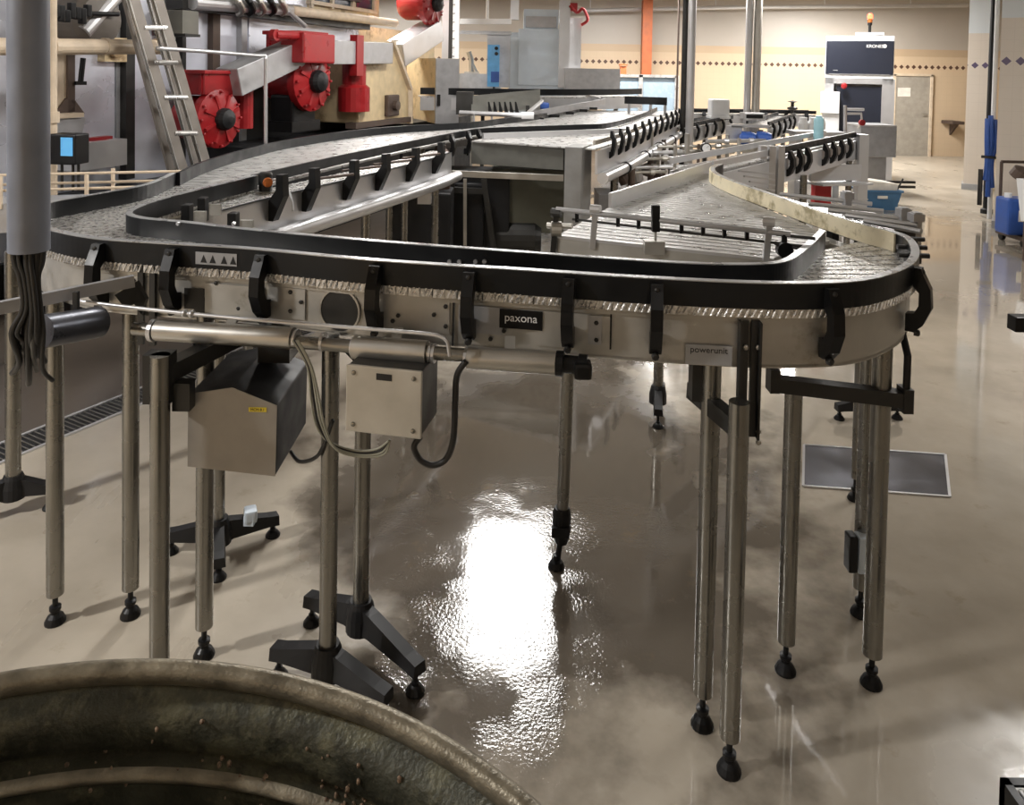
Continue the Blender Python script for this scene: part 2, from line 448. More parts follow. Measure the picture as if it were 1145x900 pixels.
# ceiling beams / service pipes along the back wall top
bm = B(); tube(bm, [Yp(640, 12, 18.5), Yp(830, 8, 18.5), Yp(1082, 6, 18.5)], .05)
for px in (660, 722, 800, 922, 1018):
    p = Yp(px, 9, 18.5); tube(bm, [p, (p.x, p.y, CEIL)], .012)
tag(obj('service_pipe', bm, 'steel_light'), 'long pale service pipe hung under the ceiling along the back wall', 'pipe')

# lamps on the ceiling (out of the frame, some seen reflected on the wet floor, some added as fill)
def lamp(x, y, L_, rz, power, label, w=.16, z=None, col=(1, .972, .94)):
    z = z or CEIL - .2
    t = thing('ceiling_lamp', label, 'lamp', (x, y, z), 'long ceiling lamps')
    bm = B(); box(bm, (x, y, z + .05), (L_ if not rz else w + .06, w + .06 if not rz else L_, .06), bev=.012); obj('lamp_housing', bm, 'white', t)
    bm = B()
    for s in (-.04, .04):
        if rz: tube(bm, [(x + s, y - L_ / 2 + .04, z), (x + s, y + L_ / 2 - .04, z)], .013)
        else: tube(bm, [(x - L_ / 2 + .04, y + s, z), (x + L_ / 2 - .04, y + s, z)], .013)
    obj('lamp_tube', bm, 'tube_light', t)
    ld = bpy.data.lights.new('ceiling_lamp_light', 'AREA'); ld.shape = 'RECTANGLE'
    ld.size = L_ if not rz else w; ld.size_y = w if not rz else L_
    ld.energy = power; ld.color = col
    lo = bpy.data.objects.new('ceiling_lamp_light', ld); COL.objects.link(lo)
    lo.parent = t; lo.matrix_parent_inverse = t.matrix_world.inverted(); lo.location = (x, y, z - .03)
lamp(.05, 8.1, 1.9, 1, 135, 'wide white ceiling lamp over the middle conveyors', w=.8)
lamp(5.4, 13.6, 1.5, 1, 240, 'long white ceiling lamp over the aisle on the right', w=.3)
lamp(-2.2, 12.4, 1.5, 1, 150, 'long white ceiling lamp above the cream machine housing', w=.3)
lamp(2.6, 15.6, 1.6, 0, 300, 'long white ceiling lamp near the middle of the back wall', w=.3)
lamp(7.6, 16.8, 1.6, 0, 300, 'long white ceiling lamp near the grey door', w=.3)
lamp(-3.2, 16.4, 1.6, 0, 210, 'long white ceiling lamp in the far left corner', w=.3)
lamp(-1.0, 5.5, 1.5, 1, 85, 'unseen fill lamp added over the ladder', w=.3)  # added to brighten the cladding behind the ladder
lamp(4.2, 5.2, 1.5, 1, 115, 'unseen fill lamp added over the floor plate', w=.3)  # added fill for right-hand faces and pillar fronts
lamp(-4.6, .75, .3, 0, 300, 'small white ceiling lamp to the left of the viewer', w=.3, z=3.4)
lamp(.9, -1.3, 1.2, 0, 12, 'unseen fill lamp added behind the viewer', w=.3)  # added fill for front faces and the inside of the tub

# floor plate and drain
bm = B(); pl = [Zp(899, 498, 0), Zp(1057, 509, 0), Zp(1062, 556, 0), Zp(898, 544, 0)]
rough_plane(bm, pl, .004, .003)
o = obj('floor_plate', bm, mat('wet_cover_plate', (.20, .21, .25), .16, .7, var=.3, scale=3)); tag(o, 'square grey metal cover plate let into the wet floor', 'floor plate')
bm = B()
for i in range(4): bar(bm, pl[i] + V((0, 0, .003)), pl[(i + 1) % 4] + V((0, 0, .003)), .012, .008)
obj('plate_frame', bm, 'steel_light', o)
A1, A2 = Zp(0, 497, 0), Zp(285, 384, 0); dd = (A2 - A1).normalized(); nn = V((dd.y, -dd.x, 0))
A1 = A1 - dd * .5; A2 = A2 + dd * 1.6
t = thing('floor_drain', 'long dark drain channel with a grating across the floor at left', 'drain', (A1 + A2) / 2)
bm = B(); prism(bm, [A1 + V((0, 0, .001)), A2 + V((0, 0, .001)), A2 + nn * .2 + V((0, 0, .001)), A1 + nn * .2 + V((0, 0, .001))], (0, 0, .002)); obj('drain_bed', bm, 'black', t)
bm = B()
for k in (0, .2): bar(bm, A1 + nn * k + V((0, 0, .004)), A2 + nn * k + V((0, 0, .004)), .018, .01)
obj('drain_edge', bm, 'steel_light', t)
bm = B(); n_ = int((A2 - A1).length / .03)
for i in range(n_):
    p = A1 + dd * (.03 * i); bar(bm, p + nn * .012 + V((0, 0, .004)), p + nn * .19 + V((0, 0, .004)), .006, .006)
obj('grating', bm, 'grate', t)

# ------------------------------------------------------------------ conveyor paths (plan, metres)
ZR = 1.37            # rail top
ZB = 1.298           # chain top
OUT_FRONT = [(-1.795, 4.07), (-1.75, 3.65), (-1.84, 3.33), (-1.90, 3.12), (-1.80, 2.88), (-1.63, 2.68), (-1.39, 2.535), (-1.13, 2.475), (-.83, 2.425), (-.40, 2.305),
             (.08, 2.22), (.34, 2.172), (.65, 2.135), (.86, 2.14), (1.03, 2.19), (1.21, 2.335), (1.345, 2.525), (1.435, 2.74), (1.435, 2.86),
             (1.393, 2.98), (1.33, 3.306), (1.272, 3.698), (1.215, 4.08), (1.20, 4.45), (1.25, 4.72), (1.36, 4.93)]
OUT_BACK = [(-1.795, 4.07), (-1.86, 4.58), (-1.86, 5.3), (-1.75, 6.2), (-1.29, 7.44), (-.5, 8.4), (-.129, 9.2), (.346, 10.2), (1.32, 13.0)]
IN_FRONT = [(-1.365, 4.03), (-1.48, 3.5), (-1.525, 3.2), (-1.51, 2.98), (-1.41, 2.86), (-1.19, 2.785), (-.916, 2.68), (-.449, 2.535), (.089, 2.405), (.365, 2.345), (.586, 2.31),
            (.76, 2.315), (.88, 2.37), (1.03, 2.58), (1.19, 2.84)]
IN_BACK = [(-1.365, 4.03), (-1.072, 5.195), (-.693, 6.445), (-.445, 7.2), (-.196, 7.67), (.677, 8.3), (1.156, 8.8), (1.914, 11.0), (2.5, 13.0)]
oF, oB, iF, iB = cat(OUT_FRONT, 10), cat(OUT_BACK, 8), cat(IN_FRONT, 10), cat(IN_BACK, 8)
# OUT_FRONT runs left-back -> front -> right-back: its right-hand side (positive offset) points outward (towards viewer)
def sgn(path, toward):
    n = normals(path)[len(path) // 2]; p = path[len(path) // 2]
    return 1 if n.dot(V(toward) - p) > 0 else -1
assert True
so = sgn(oF, (0, 0, 0))          # outward sign of the front loop

# ============================ near curved conveyor
t = thing('curved_bottle_conveyor', 'nearest stainless bottle conveyor curving around the front with black guide rails', 'conveyor', (0, 2.4, 0))
CONV = t
bm = B(); ribbon(bm, oF, ZR - .075, ZR - .003, so * .0, so * .026); o = obj('outer_guide_rail', bm, 'rail', t, smooth=False)
bm = B(); ribbon(bm, oF, ZR - .003, ZR, so * .0, so * .026); obj('rail_highlight', bm, 'rail_highlight', o)  # lamp highlight along the rail top, put in as a light strip
bm = B(); ribbon(bm, iF, ZR - .075, ZR - .003, 0, so * -.024); o = obj('inner_guide_rail', bm, 'rail', t)
bm = B(); ribbon(bm, iF, ZR - .003, ZR, 0, so * -.024); obj('rail_highlight', bm, 'rail_highlight', o)
# cream wear strip on the inside of the right-hand run
i0 = 18 * 10
bm = B(); ribbon(bm, oF[i0 - 4:], ZR - .07, ZR - .002, so * -.008, so * -.0005); obj('wear_strip', bm, 'cream_plastic', t)['label'] = 'cream plastic wear strip on the inner face'
# chain
k_end = 17 * 10 + 6
bm = B(); plates(bm, iF, offset(oF[:19 * 10 + 2], so * .020), ZB, .029, pitch=.034, gap=.0025); obj('chain_belt', bm, 'chain', t)
# side sheets
bm = B(); ribbon(bm, oF[14:], ZR - .245, ZB - .038, so * -.012, so * .002); ribbon(bm, oF[14:], ZR - .25, ZR - .24, so * -.05, so * .002); 
ribbon(bm, oF[14:], ZB - .044, ZB - .032, so * -.05, so * .010); obj('side_sheet', bm, 'frame', t)
bm = B(); ribbon(bm, iF, ZR - .245, ZB - .038, so * .0, so * -.012); obj('inner_side_sheet', bm, 'frame', t)
for x0, y0, x1, y1 in ((-1.7, 2.95, -1.45, 3.0), (-1.0, 2.45, -.95, 2.68), (-.3, 2.29, -.26, 2.47), (.4, 2.17, .43, 2.33), (1.3, 2.5, 1.0, 2.6)):
    bm = B(); bar(bm, (x0, y0, ZR - .2), (x1, y1, ZR - .2), .05, .05); obj('cross_member', bm, 'steel_dark', t)

OFACE = offset(oF, so * .003)
# rail brackets
def bracket(parent, p, tdir, n, top=ZR, w=.034, drop=.215, name='rail_bracket', m='black', knob=True):
    """hooked bracket: stands against the rail, bows outward and comes back to the side sheet"""
    tdir = V(tdir).normalized(); n = V(n).normalized()
    prof = [(.026, top - .012), (.046, top - .012), (.052, top - .03), (.074, top - .075), (.078, top - .135), (.055, top - drop + .025), (.03, top - drop), (.006, top - drop), (.006, top - drop + .055),
            (.03, top - drop + .06), (.042, top - .13), (.042, top - .09), (.024, top - .07)]
    bm = B(); q = V((p.x, p.y, 0)) - tdir * (w / 2)
    prism(bm, [q + n * a + V((0, 0, z)) for a, z in prof], tdir * w)
    o = obj(name, bm, m, parent)
    if knob:
        bm = B(); lathe(bm, V((p.x, p.y, top - drop - .004)) + n * .03, [(.0, 0), (.011, 0), (.011, .012), (.007, .016)], seg=8, axis=n)
        lathe(bm, V((p.x, p.y, top - .026)) + n * .046, [(.008, 0), (.008, .006), (.004, .009)], seg=8, axis=n)
        obj('bracket_bolt', bm, 'steel_dark', o)
    return o
def hook(parent, p, tdir, n, top=1.40, w=.05, low=1.16):
    """J hook: bolted low on the side sheet, slanting outward and standing up beside the chain"""
    tdir = V(tdir).normalized(); n = V(n).normalized()
    prof = [(.0, low + .10), (.045, low + .16), (.045, top), (.085, top), (.09, low + .13), (.03, low), (.0, low)]
    bm = B(); q = V((p.x, p.y, 0)) - tdir * (w / 2)
    prism(bm, [q + n * a + V((0, 0, z)) for a, z in prof], tdir * w)
    o = obj('rail_bracket', bm, 'black', parent)
    bm = B(); bolt(bm, V((p.x, p.y, low + .03)) + n * .032, n, r=.01, h=.012); obj('bracket_bolt', bm, 'steel_dark', o)
    return o
for px, py in ((119, 300), (199, 310), (299, 320), (424, 335), (527, 345), (637, 350), (733, 355), (921, 355), (1012, 325)):
    p, td, n = onpath(px, py, OFACE)
    if n.dot(p) > 0: n = -n
    bracket(t, p, td, n)
# round opening, cover plates, seams, bolts
p, td, n = onpath(380, 347, OFACE, so * .001)
if n.dot(p) > 0: n = -n
bm = B(); lathe(bm, p, [(.066, .0), (.066, .001), (0, .001)], seg=32, axis=n); o = obj('round_opening', bm, 'steel_dark', t)
bm = B(); lathe(bm, p, [(.064, 0), (.064, .004), (.070, .004), (.070, 0)], seg=32, axis=n, cap=False); obj('opening_rim', bm, 'steel', o)
def sheet_plate(px0, px1, py0, py1, m='frame', bolts=(), name='cover_plate', th=.003, lift=0.0):
    p0, td, n = onpath(px0, (py0 + py1) / 2, OFACE); p1, _, _ = onpath(px1, (py0 + py1) / 2, OFACE)
    if n.dot(p0) > 0: n = -n
    za = onpath((px0 + px1) / 2, py0, OFACE)[0].z; zb = onpath((px0 + px1) / 2, py1, OFACE)[0].z
    d = p1 - p0; d.z = 0
    n = V((d.y, -d.x, 0)).normalized()
    if n.dot(p0) > 0: n = -n
    base = [V((p0.x, p0.y, zb)), V((p1.x, p1.y, zb)), V((p1.x, p1.y, za)), V((p0.x, p0.y, za))]
    bm = B(); prism(bm, [q + n * (.0025 + lift) for q in base], n * th)
    o = obj(name, bm, m, t)
    if bolts:
        for bx, by in bolts:
            bm = B(); q = onpath(bx, by, OFACE)[0]; bolt(bm, q + n * (.0025 + lift + th), n); obj('bolt', bm, 'steel_dark', o)
    return o, n, base
sheet_plate(146, 185, 309, 348, 'frame', ((151, 313), (161, 313), (173, 313), (161, 331), (174, 331)), name='corner_cover_plate')
sheet_plate(207, 229, 322, 345, 'steel_dark', name='dark_opening')
sheet_plate(230, 296, 318, 356, 'frame', ((268, 344), (243, 316)))
sheet_plate(318, 342, 322, 356, 'frame', ((326, 326), (326, 347), (338, 337)))
sheet_plate(430, 503, 328, 370, 'frame', ((446, 352), (440, 358), (486, 351), (499, 342), (499, 364)))
sheet_plate(506, 508, 335, 386, 'ink', name='sheet_seam')
sheet_plate(513, 562, 342, 372, 'steel_grey', ((564, 369), (549, 378)))
sheet_plate(600, 682, 350, 389, 'frame', ((636, 377), (667, 379), (667, 360)))
sheet_plate(682, 684, 350, 390, 'ink', name='sheet_seam')
sheet_plate(658, 673, 352, 384, 'steel_grey', name='hinge_plate', lift=.003)
# maker's plates
o, n, base = sheet_plate(559, 607, 346, 367, 'black', name='nameplate', lift=.003)
x = (base[1] - base[0]); x.z = 0
c = sum(base, V()) / 4 + n * (.009)
text_mesh('nameplate_lettering', 'paxona', .034, 'ink_white', c + V((0, 0, .004)), x, (0, 0, 1), o)
o, n, base = sheet_plate(766, 818, 385, 407, 'plate_grey', name='type_plate', lift=.003)
x = (base[1] - base[0]); x.z = 0; c = sum(base, V()) / 4 + n * .009
text_mesh('type_plate_lettering', 'powerunit', .025, 'ink', c + V((0, 0, .014)), x, (0, 0, 1), o)
# warning sticker on the rail: little triangles
RF = offset(oF, so * .0265)
p0, td, n = onpath(219, 288, RF); p1, _, _ = onpath(265, 291, RF)
if n.dot(p0) > 0: n = -n
d = (p1 - p0); d.z = 0; L_ = d.length; d.normalize(); n = V((d.y, -d.x, 0)); n = n if n.dot(p0) < 0 else -n
zc = (p0.z + p1.z) / 2
bm = B(); prism(bm, [V((p0.x, p0.y, zc - .02)) + n * .001, V((p1.x, p1.y, zc - .02)) + n * .001, V((p1.x, p1.y, zc + .02)) + n * .001, V((p0.x, p0.y, zc + .02)) + n * .001], n * .001)
o = obj('warning_sticker', bm, 'plate_grey', t)
bm = B()
for k in range(4):
    q = V((p0.x, p0.y, zc)) + d * (L_ * (.2 + .22 * k) + (.008 if k > 1 else 0)) + n * .0022
    prism(bm, [q - d * .011 - V((0, 0, .014)), q + d * .011 - V((0, 0, .014)), q + V((0, 0, .012))], n * .0006)
obj('warning_triangles', bm, 'ink', o)
# little lugs on the inner rail
bm = B()
for px in (503, 514, 532, 542, 262, 200):
    p, td, n = onpath(px, 292 if px > 400 else 250, offset(iF, so * .001))
    lathe(bm, p + V((0, 0, .0)), [(.007, 0), (.007, .008), (.003, .008)], seg=8, axis=n if n.dot(p) < 0 else -n)
obj('rail_screw', bm, 'steel_light', t)

for px, py in ((206, 236), (224, 228), (258, 246)):
    p = Zp(px, py, 1.33)
    bm = B(); box(bm, p + V((0, .03, -.03)), (.035, .05, .11), bev=.004); o = obj('inner_bracket', bm, 'black', t)
    bm = B(); box(bm, p + V((.055, .03, -.03)), (.05, .02, .05)); obj('bracket_plate', bm, 'frame', o)
# ---- legs of the near conveyor
def foot_bm(p):
    bm = B(); x, y = p
    lathe(bm, (x, y, 0), [(.034, 0), (.034, .006), (.026, .022), (.015, .032), (.015, .04), (.019, .045), (.019, .056), (.009, .06), (.009, .125), (.02, .126), (.02, .14)], seg=18)
    return bm
def leg(parent, x, y, top, r=.028, bot=.1, lean=(0, 0), name='leg', m='steel_leg'):
    bm = B(); tube(bm, [(x, y, bot), (x, y, bot + .004), (x + lean[0], y + lean[1], top)], r, seg=20)
    o = obj(name, bm, m, parent, smooth=True); auto_smooth(o)
    obj('levelling_foot', foot_bm((x, y)), 'black', o)
    return o
def auto_smooth(o, ang=40):
    me = o.data
    bm = bmesh.new(); bm.from_mesh(me)
    for e in bm.edges:
        if len(e.link_faces) == 2 and e.calc_face_angle(0) > radians(ang): e.smooth = False
    bm.to_mesh(me); bm.free()
leg(t, -1.559, 2.59, 1.14)
leg(t, -1.315, 2.627, 1.14)
leg(t, -.983, 2.45, 1.14)
L3 = Yp(179, 430, 2.12)
leg(t, L3.x, 2.12, 1.13, r=.027)
leg(t, .605, 2.215, 1.14)
leg(t, .643, 2.067, 1.05)
leg(t, .931, 2.429, .94)
leg(t, 1.19, 2.381, 1.14, r=.03)
leg(t, 1.30, 2.70, 1.14)
bm = B(); box(bm, (1.285, 2.665, .25), (.045, .05, .13), bev=.006); obj('pale_clamp', bm, 'white_blue', t); bm = B(); box(bm, (1.245, 2.67, .25), (.03, .05, .13), bev=.006); obj('dark_clamp', bm, 'iron', t)
# cast bases with arms (legs set into a hub)
def arm_leg(parent, x, y, top, tips, r=.027, hub=.10, feet=True, m='iron', lean=(0, 0)):
    bm = B(); tube(bm, [(x, y, hub), (x + lean[0], y + lean[1], top)], r, seg=20)
    o = obj('leg', bm, 'steel_leg', parent, smooth=True); auto_smooth(o)
    bm = B(); lathe(bm, (x, y, hub - .055), [(.05, 0), (.05, .05), (.042, .085), (.036, .1)], seg=18)
    for tx, ty in tips:
        c = V((x, y, 0)); e = V((tx, ty, 0)); d = (e - c).normalized(); s = V((d.y, -d.x, 0)) * .026; L0 = (e - c).length
        sec = [(0, hub - .055, hub + .035), (L0 * .25, hub - .045, hub + .028), (L0 * .9, hub - .045, hub - .005), (L0 + .02, hub - .05, hub - .012)]
        lo = None
        rings = []
        for k, z0, z1 in sec:
            q = c + d * k
            rings.append([bm.verts.new(q - s + V((0, 0, z0))), bm.verts.new(q + s + V((0, 0, z0))), bm.verts.new(q + s * .8 + V((0, 0, z1))), bm.verts.new(q - s * .8 + V((0, 0, z1)))])
        for i in range(3):
            for k in range(4): bm.faces.new((rings[i][k], rings[i][(k + 1) % 4], rings[i + 1][(k + 1) % 4], rings[i + 1][k]))
        bm.faces.new(rings[0]); bm.faces.new(rings[3][::-1])
    b2 = obj('cast_base', bm, m, o)
    for tx, ty in tips:
        bm = B(); lathe(bm, (tx, ty, 0), [(.03, 0), (.03, .006), (.02, .02), (.012, .026), (.012, .034), (.007, .036), (.007, hub - .045)], seg=16)
        obj('levelling_foot', bm, 'black', o)
    return o
p5 = Zp(366, 775, 0); p6 = Zp(403, 722, 0)
arm_leg(t, p5.x, p5.y, 1.13, [(p5.x + .19, p5.y - .10), (p5.x - .17, p5.y + .06)], hub=.115)
arm_leg(t, p6.x, p6.y, 1.13, [(-.268, 2.318), (p6.x - .19, p6.y + .10)], hub=.115)
pq = Zp(240, 600, 0)
arm_leg(t, -1.14, 2.98, 1.13, [(-1.082, 2.83), (-.96, 3.1), (-1.33, 2.98)], hub=.1, r=.024)
bm = B(); box(bm, (-1.03, 3.03, .13), (.05, .06, .05), rz=.4, bev=.01); box(bm, (-1.03, 3.03, .115), (.04, .05, .04)); obj('pale_clamp', bm, 'white_blue', t)
p0 = Zp(15, 572, 0)
arm_leg(t, p0.x, p0.y, 1.14, [(p0.x - .16, p0.y - .16), (p0.x + .14, p0.y + .03)], hub=.12, r=.03)
# leaning inner leg with a hinged foot
p7 = Zp(622, 634, 0)
bm = B(); tube(bm, [(p7.x + .02, p7.y, .2), (p7.x + .035, p7.y - .02, 1.14)], .024, seg=18); o = obj('leg', bm, 'steel_leg', t, smooth=True); auto_smooth(o)
bm = B(); lathe(bm, (p7.x + .018, p7.y, .1), [(.024, 0), (.03, .02), (.036, .05), (.036, .12), (.03, .14)], seg=16); box(bm, (p7.x + .012, p7.y - .03, .16), (.07, .02, .04), bev=.004)
tube(bm, [(p7.x + .004, p7.y, .02), (p7.x + .014, p7.y, .11)], .011); lathe(bm, (p7.x, p7.y, 0), [(.032, 0), (.032, .008), (.024, .024), (.012, .032), (.014, .05), (.0, .052)], seg=16)
obj('hinged_foot', bm, 'black', o)
# angle straps and cross beams
bm = B()
for px in (829, 842):
    p, td, n = onpath(px, 400, OFACE); n = n if n.dot(p) < 0 else -n
    q = V((p.x, p.y, 0)) + n * .012
    box(bm, (q.x, q.y, 1.095), (.028 if px < 835 else .022, .012, .33), rz=atan2(td.y, td.x)); box(bm, (q.x + (-.012 if px < 835 else .01), q.y - .012, 1.095), (.006, .03, .33), rz=atan2(td.y, td.x))
o = obj('angle_strap', bm, 'steel_dark', t)
for px in (831, 845):
    for py in (385, 478, 490):
        bm = B(); p = onpath(px, py, OFACE)[0]; bolt(bm, p + V((0, -.022, 0)), (0, -1, 0), r=.008); obj('bolt', bm, 'steel', o)
bm = B(); bar(bm, (.57, 2.30, .985), (.655, 2.07, .965), .04, .05); box(bm, (.585, 2.235, 1.06), (.075, .05, .15)); obj('support_bracket', bm, 'steel_dark', t)
a, b_ = Yp(864, 428, 2.43), Yp(1012, 446, 2.35)
bm = B(); bar(bm, a, b_, .045, .045); box(bm, a + V((-.0, 0, .012)), (.03, .05, .075)); box(bm, b_, (.03, .05, .075)); o = obj('cross_beam', bm, 'steel_dark', t)
bm = B(); tube(bm, [Yp(1013, 445, 2.34), Yp(1015, 398, 2.36), Yp(1009, 372, 2.42), Yp(1008, 362, 2.46)], .011); obj('brace_rod', bm, 'black', t)
bm = B(); box(bm, (L3.x - .01, 2.14, 1.06), (.075, .05, .14)); bar(bm, (L3.x, 2.14, 1.07), (-.85, 2.42, 1.09), .05, .05); box(bm, (L3.x + .05, 2.16, 1.0), (.05, .04, .08)); obj('support_bracket', bm, 'steel_dark', t)
bm = B(); a = Yp(172, 372, 2.22)
for px in (161, 174):
    p, td, n = onpath(px, 340, OFACE); n = n if n.dot(p) < 0 else -n
    box(bm, V((p.x, p.y, 1.16)) + n * .014, (.02, .012, .26), rz=atan2(td.y, td.x))
obj('angle_strap', bm, 'steel_dark', t)
# far-side legs seen under the deck
def small_base_leg(parent, x, y, top):
    return arm_leg(parent, x, y, top, [(x - .17, y - .01), (x + .17, y + .01)], r=.028, hub=.1)
# ---- stepped support tube along the front
def TY(px): return 2.30 + (2.05 - 2.30) * (px - 160) / 490
def TP(px, py): return Yp(px, py, TY(px))
tt = thing('support_tube', 'stepped stainless support tube running below the near conveyor side', 'pipe', TP(400, 388))
bm = B(); tube(bm, [TP(176, 369), TP(328, 378)], .031, 20); tube(bm, [TP(396, 388), TP(478, 394)], .033, 20); tube(bm, [TP(524, 400), TP(622, 406)], .031, 20)
o = obj('thick_sleeve', bm, 'steel', tt, smooth=True); auto_smooth(o)
bm = B(); tube(bm, [TP(150, 367.5), TP(640, 407)], .019, 16); o = obj('inner_tube', bm, 'steel_leg', tt, smooth=True); auto_smooth(o)
bm = B()
for px, py in ((330, 378.5), (360, 382), (394, 387), (480, 394.5), (484, 395), (520, 399)): lathe(bm, TP(px, py), [(.027, 0), (.027, .008), (.021, .008)], 16, axis=TP(600, 404) - TP(200, 370))
for px, py in ((170, 369),): lathe(bm, TP(px, py), [(.034, 0), (.034, .014), (.021, .014)], 16, axis=TP(600, 404) - TP(200, 370))
obj('clamp_ring', bm, 'steel_light', tt)
bm = B(); lathe(bm, TP(622, 406), [(.034, 0), (.034, .02), (.024, .022), (.024, .06), (.03, .062), (.03, .085)], 16, axis=TP(600, 404) - TP(200, 370)); box(bm, TP(651, 410) + V((0, -.01, -.003)), (.05, .05, .045), bev=.01); obj('end_clamp', bm, 'black', tt)
for px in (250, 440, 570):
    p = TP(px, 369 + (px - 176) * .083); bm = B(); bar(bm, p + V((0, .035, .0)), p + V((0, .09, .03)), .03, .012); obj('mounting_lug', bm, 'frame', tt)
def RYp(px, py): return Yp(px, py, 2.30 - (px - 90) / 410 * .24)
bm = B(); pts = [RYp(84, 336), RYp(150, 344), RYp(240, 353.5), RYp(340, 362), RYp(440, 370), RYp(476, 373), RYp(492, 376), RYp(500, 382), RYp(502, 392), RYp(503, 398)]
tube(bm, cat(pts, 4), .006, 8)
for px, py in ((205, 350), (213, 351)): lathe(bm, RYp(px, py), [(.011, 0), (.011, .01)], 10, axis=(1, -.3, 0))
tag(obj('conduit_rod', bm, 'steel_light', None, smooth=True), 'thin bright conduit rod running above the stepped support tube', 'conduit')

# junction box
jy = 2.07
P = [Yp(386, 480, jy), Yp(470, 487, jy), Yp(476, 415, jy), Yp(387, 408, jy)]
c = sum(P, V()) / 4; w = (P[1] - P[0]).length * .5 + (P[2] - P[3]).length * .5; h = ((P[3] - P[0]).length + (P[2] - P[1]).length) / 2
t = thing('junction_box', 'grey metal junction box with four screws hung under the near conveyor', 'electrical box', c)
rz = .0
bm = B(); box(bm, (c.x, c.y + .075, c.z), (w, .15, h), bev=.004); obj('box_body', bm, 'steel_dark', t)
bm = B(); box(bm, (c.x, c.y - .004, c.z), (w + .006, .010, h + .006), bev=.003); o = obj('box_lid', bm, 'box', t)
bm = B()
for sx in (-1, 1):
    for sz in (-1, 1): lathe(bm, (c.x + sx * (w / 2 - .02), c.y - .009, c.z + sz * (h / 2 - .018)), [(.007, 0), (.006, .004), (0, .005)], 10, axis=(0, -1, 0))
obj('lid_screw', bm, 'steel_leg', o)
bm = B(); box(bm, (c.x + .002, c.y - .0095, c.z + h / 2 - .022), (.045, .002, .018)); obj('dark_label', bm, 'ink', o)
bm = B()
for k, dx in enumerate((-.05, -.02, .01, .05)): lathe(bm, (c.x + dx, c.y + .05, c.z - h / 2), [(.012, 0), (.012, -.018), (.008, -.026)], 10)
obj('cable_gland', bm, 'white_blue', t)
bm = B(); bar(bm, (c.x - .08, c.y + .1, c.z + .05), (p5.x, p5.y, c.z + .05), .04, .03); bar(bm, (c.x, c.y + .07, c.z + h / 2 - .01), (c.x, c.y + .09, 1.13), .06, .02); obj('mounting_bracket', bm, 'steel_dark', t)

t.rotation_euler = (0, 0, -.2)
def cable(pts, r, name, m, label, group=None):
    bm = B(); tube(bm, cat(pts, 6), r, 8)
    return tag(obj(name, bm, m, None, smooth=True), label, 'cable', group)
cable([Yp(470, 488, 2.12), Yp(463, 500, 2.12), Yp(470, 514, 2.12), Yp(484, 520, 2.12), Yp(499, 513, 2.12), Yp(507, 490, 2.11), Yp(509, 450, 2.10), Yp(511, 420, 2.09), Yp(521, 404, 2.08)], .009, 'power_cable', 'cable', 'thick black cable looping down right of the junction box')
for k in range(4):
    e = (k - 1.5) * 3
    bm = B()
    tube(bm, cat([Yp(330 + e * .6, 380, 2.14), Yp(346 + e * .5, 410, 2.13), Yp(352 + e, 445, 2.13), Yp(358 + e, 475, 2.13), Yp(372 + e, 498 + e, 2.14), Yp(400 + e, 507 + e * .8, 2.16), Yp(425 + e, 505 + e * .6, 2.16), Yp(436, 492, 2.14)], 6), .0035, 6)
    o = obj('thin_cable', bm, 'cable_grey' if k != 1 else 'cable', None, smooth=True)
    tag(o, ['pale grey thin cable, innermost of the bundle left of the junction box', 'black thin cable in the bundle left of the junction box', 'pale grey thin cable in the middle of the bundle by the junction box', 'pale grey thin cable, lowest of the bundle under the junction box'][k], 'cable', 'thin cables beside the junction box')

# motor cover with ridged top
my = 2.19
fp = [Yp(210, 521, my), Yp(308, 532, my), Yp(310, 453, my), Yp(260, 433, my), Yp(211, 440, my)]
t = thing('motor_cover', 'brown-grey sheet metal motor cover with a peaked top under the near conveyor', 'motor cover', sum(fp, V()) / 5)
bm = B(); prism(bm, fp, (0, .33, 0)); bmesh.ops.bevel(bm, geom=bm.edges[:], offset=.003, segments=1, affect='EDGES'); obj('cover_body', bm, 'iron', t)  # near-black body: shade on sides and top put into the colour
bm = B(); prism(bm, [p + V((0, -.003, 0)) for p in fp], (0, .0025, 0)); obj('front_sheet', bm, 'hood', t)
a = Yp(288, 458, my - .0045)
bm = B(); box(bm, a, (.052, .0016, .013)); o = obj('yellow_sticker', bm, 'yellow', t)
text_mesh('sticker_lettering', 'MCM 8.1', .011, 'ink', a + V((0, -.0012, 0)), (1, 0, 0), (0, 0, 1), o, ext=.0003)
bm = B(); c = sum(fp, V()) / 5; box(bm, (c.x + .06, c.y + .25, 1.07), (.10, .12, .12)); obj('mounting_bracket', bm, 'steel_dark', t)
cable([Yp(325, 505, 2.4), Yp(335, 516, 2.35), Yp(352, 512, 2.3), Yp(362, 498, 2.25), Yp(372, 470, 2.2)], .006, 'motor_cable', 'cable', 'short black cable sagging right of the motor cover')

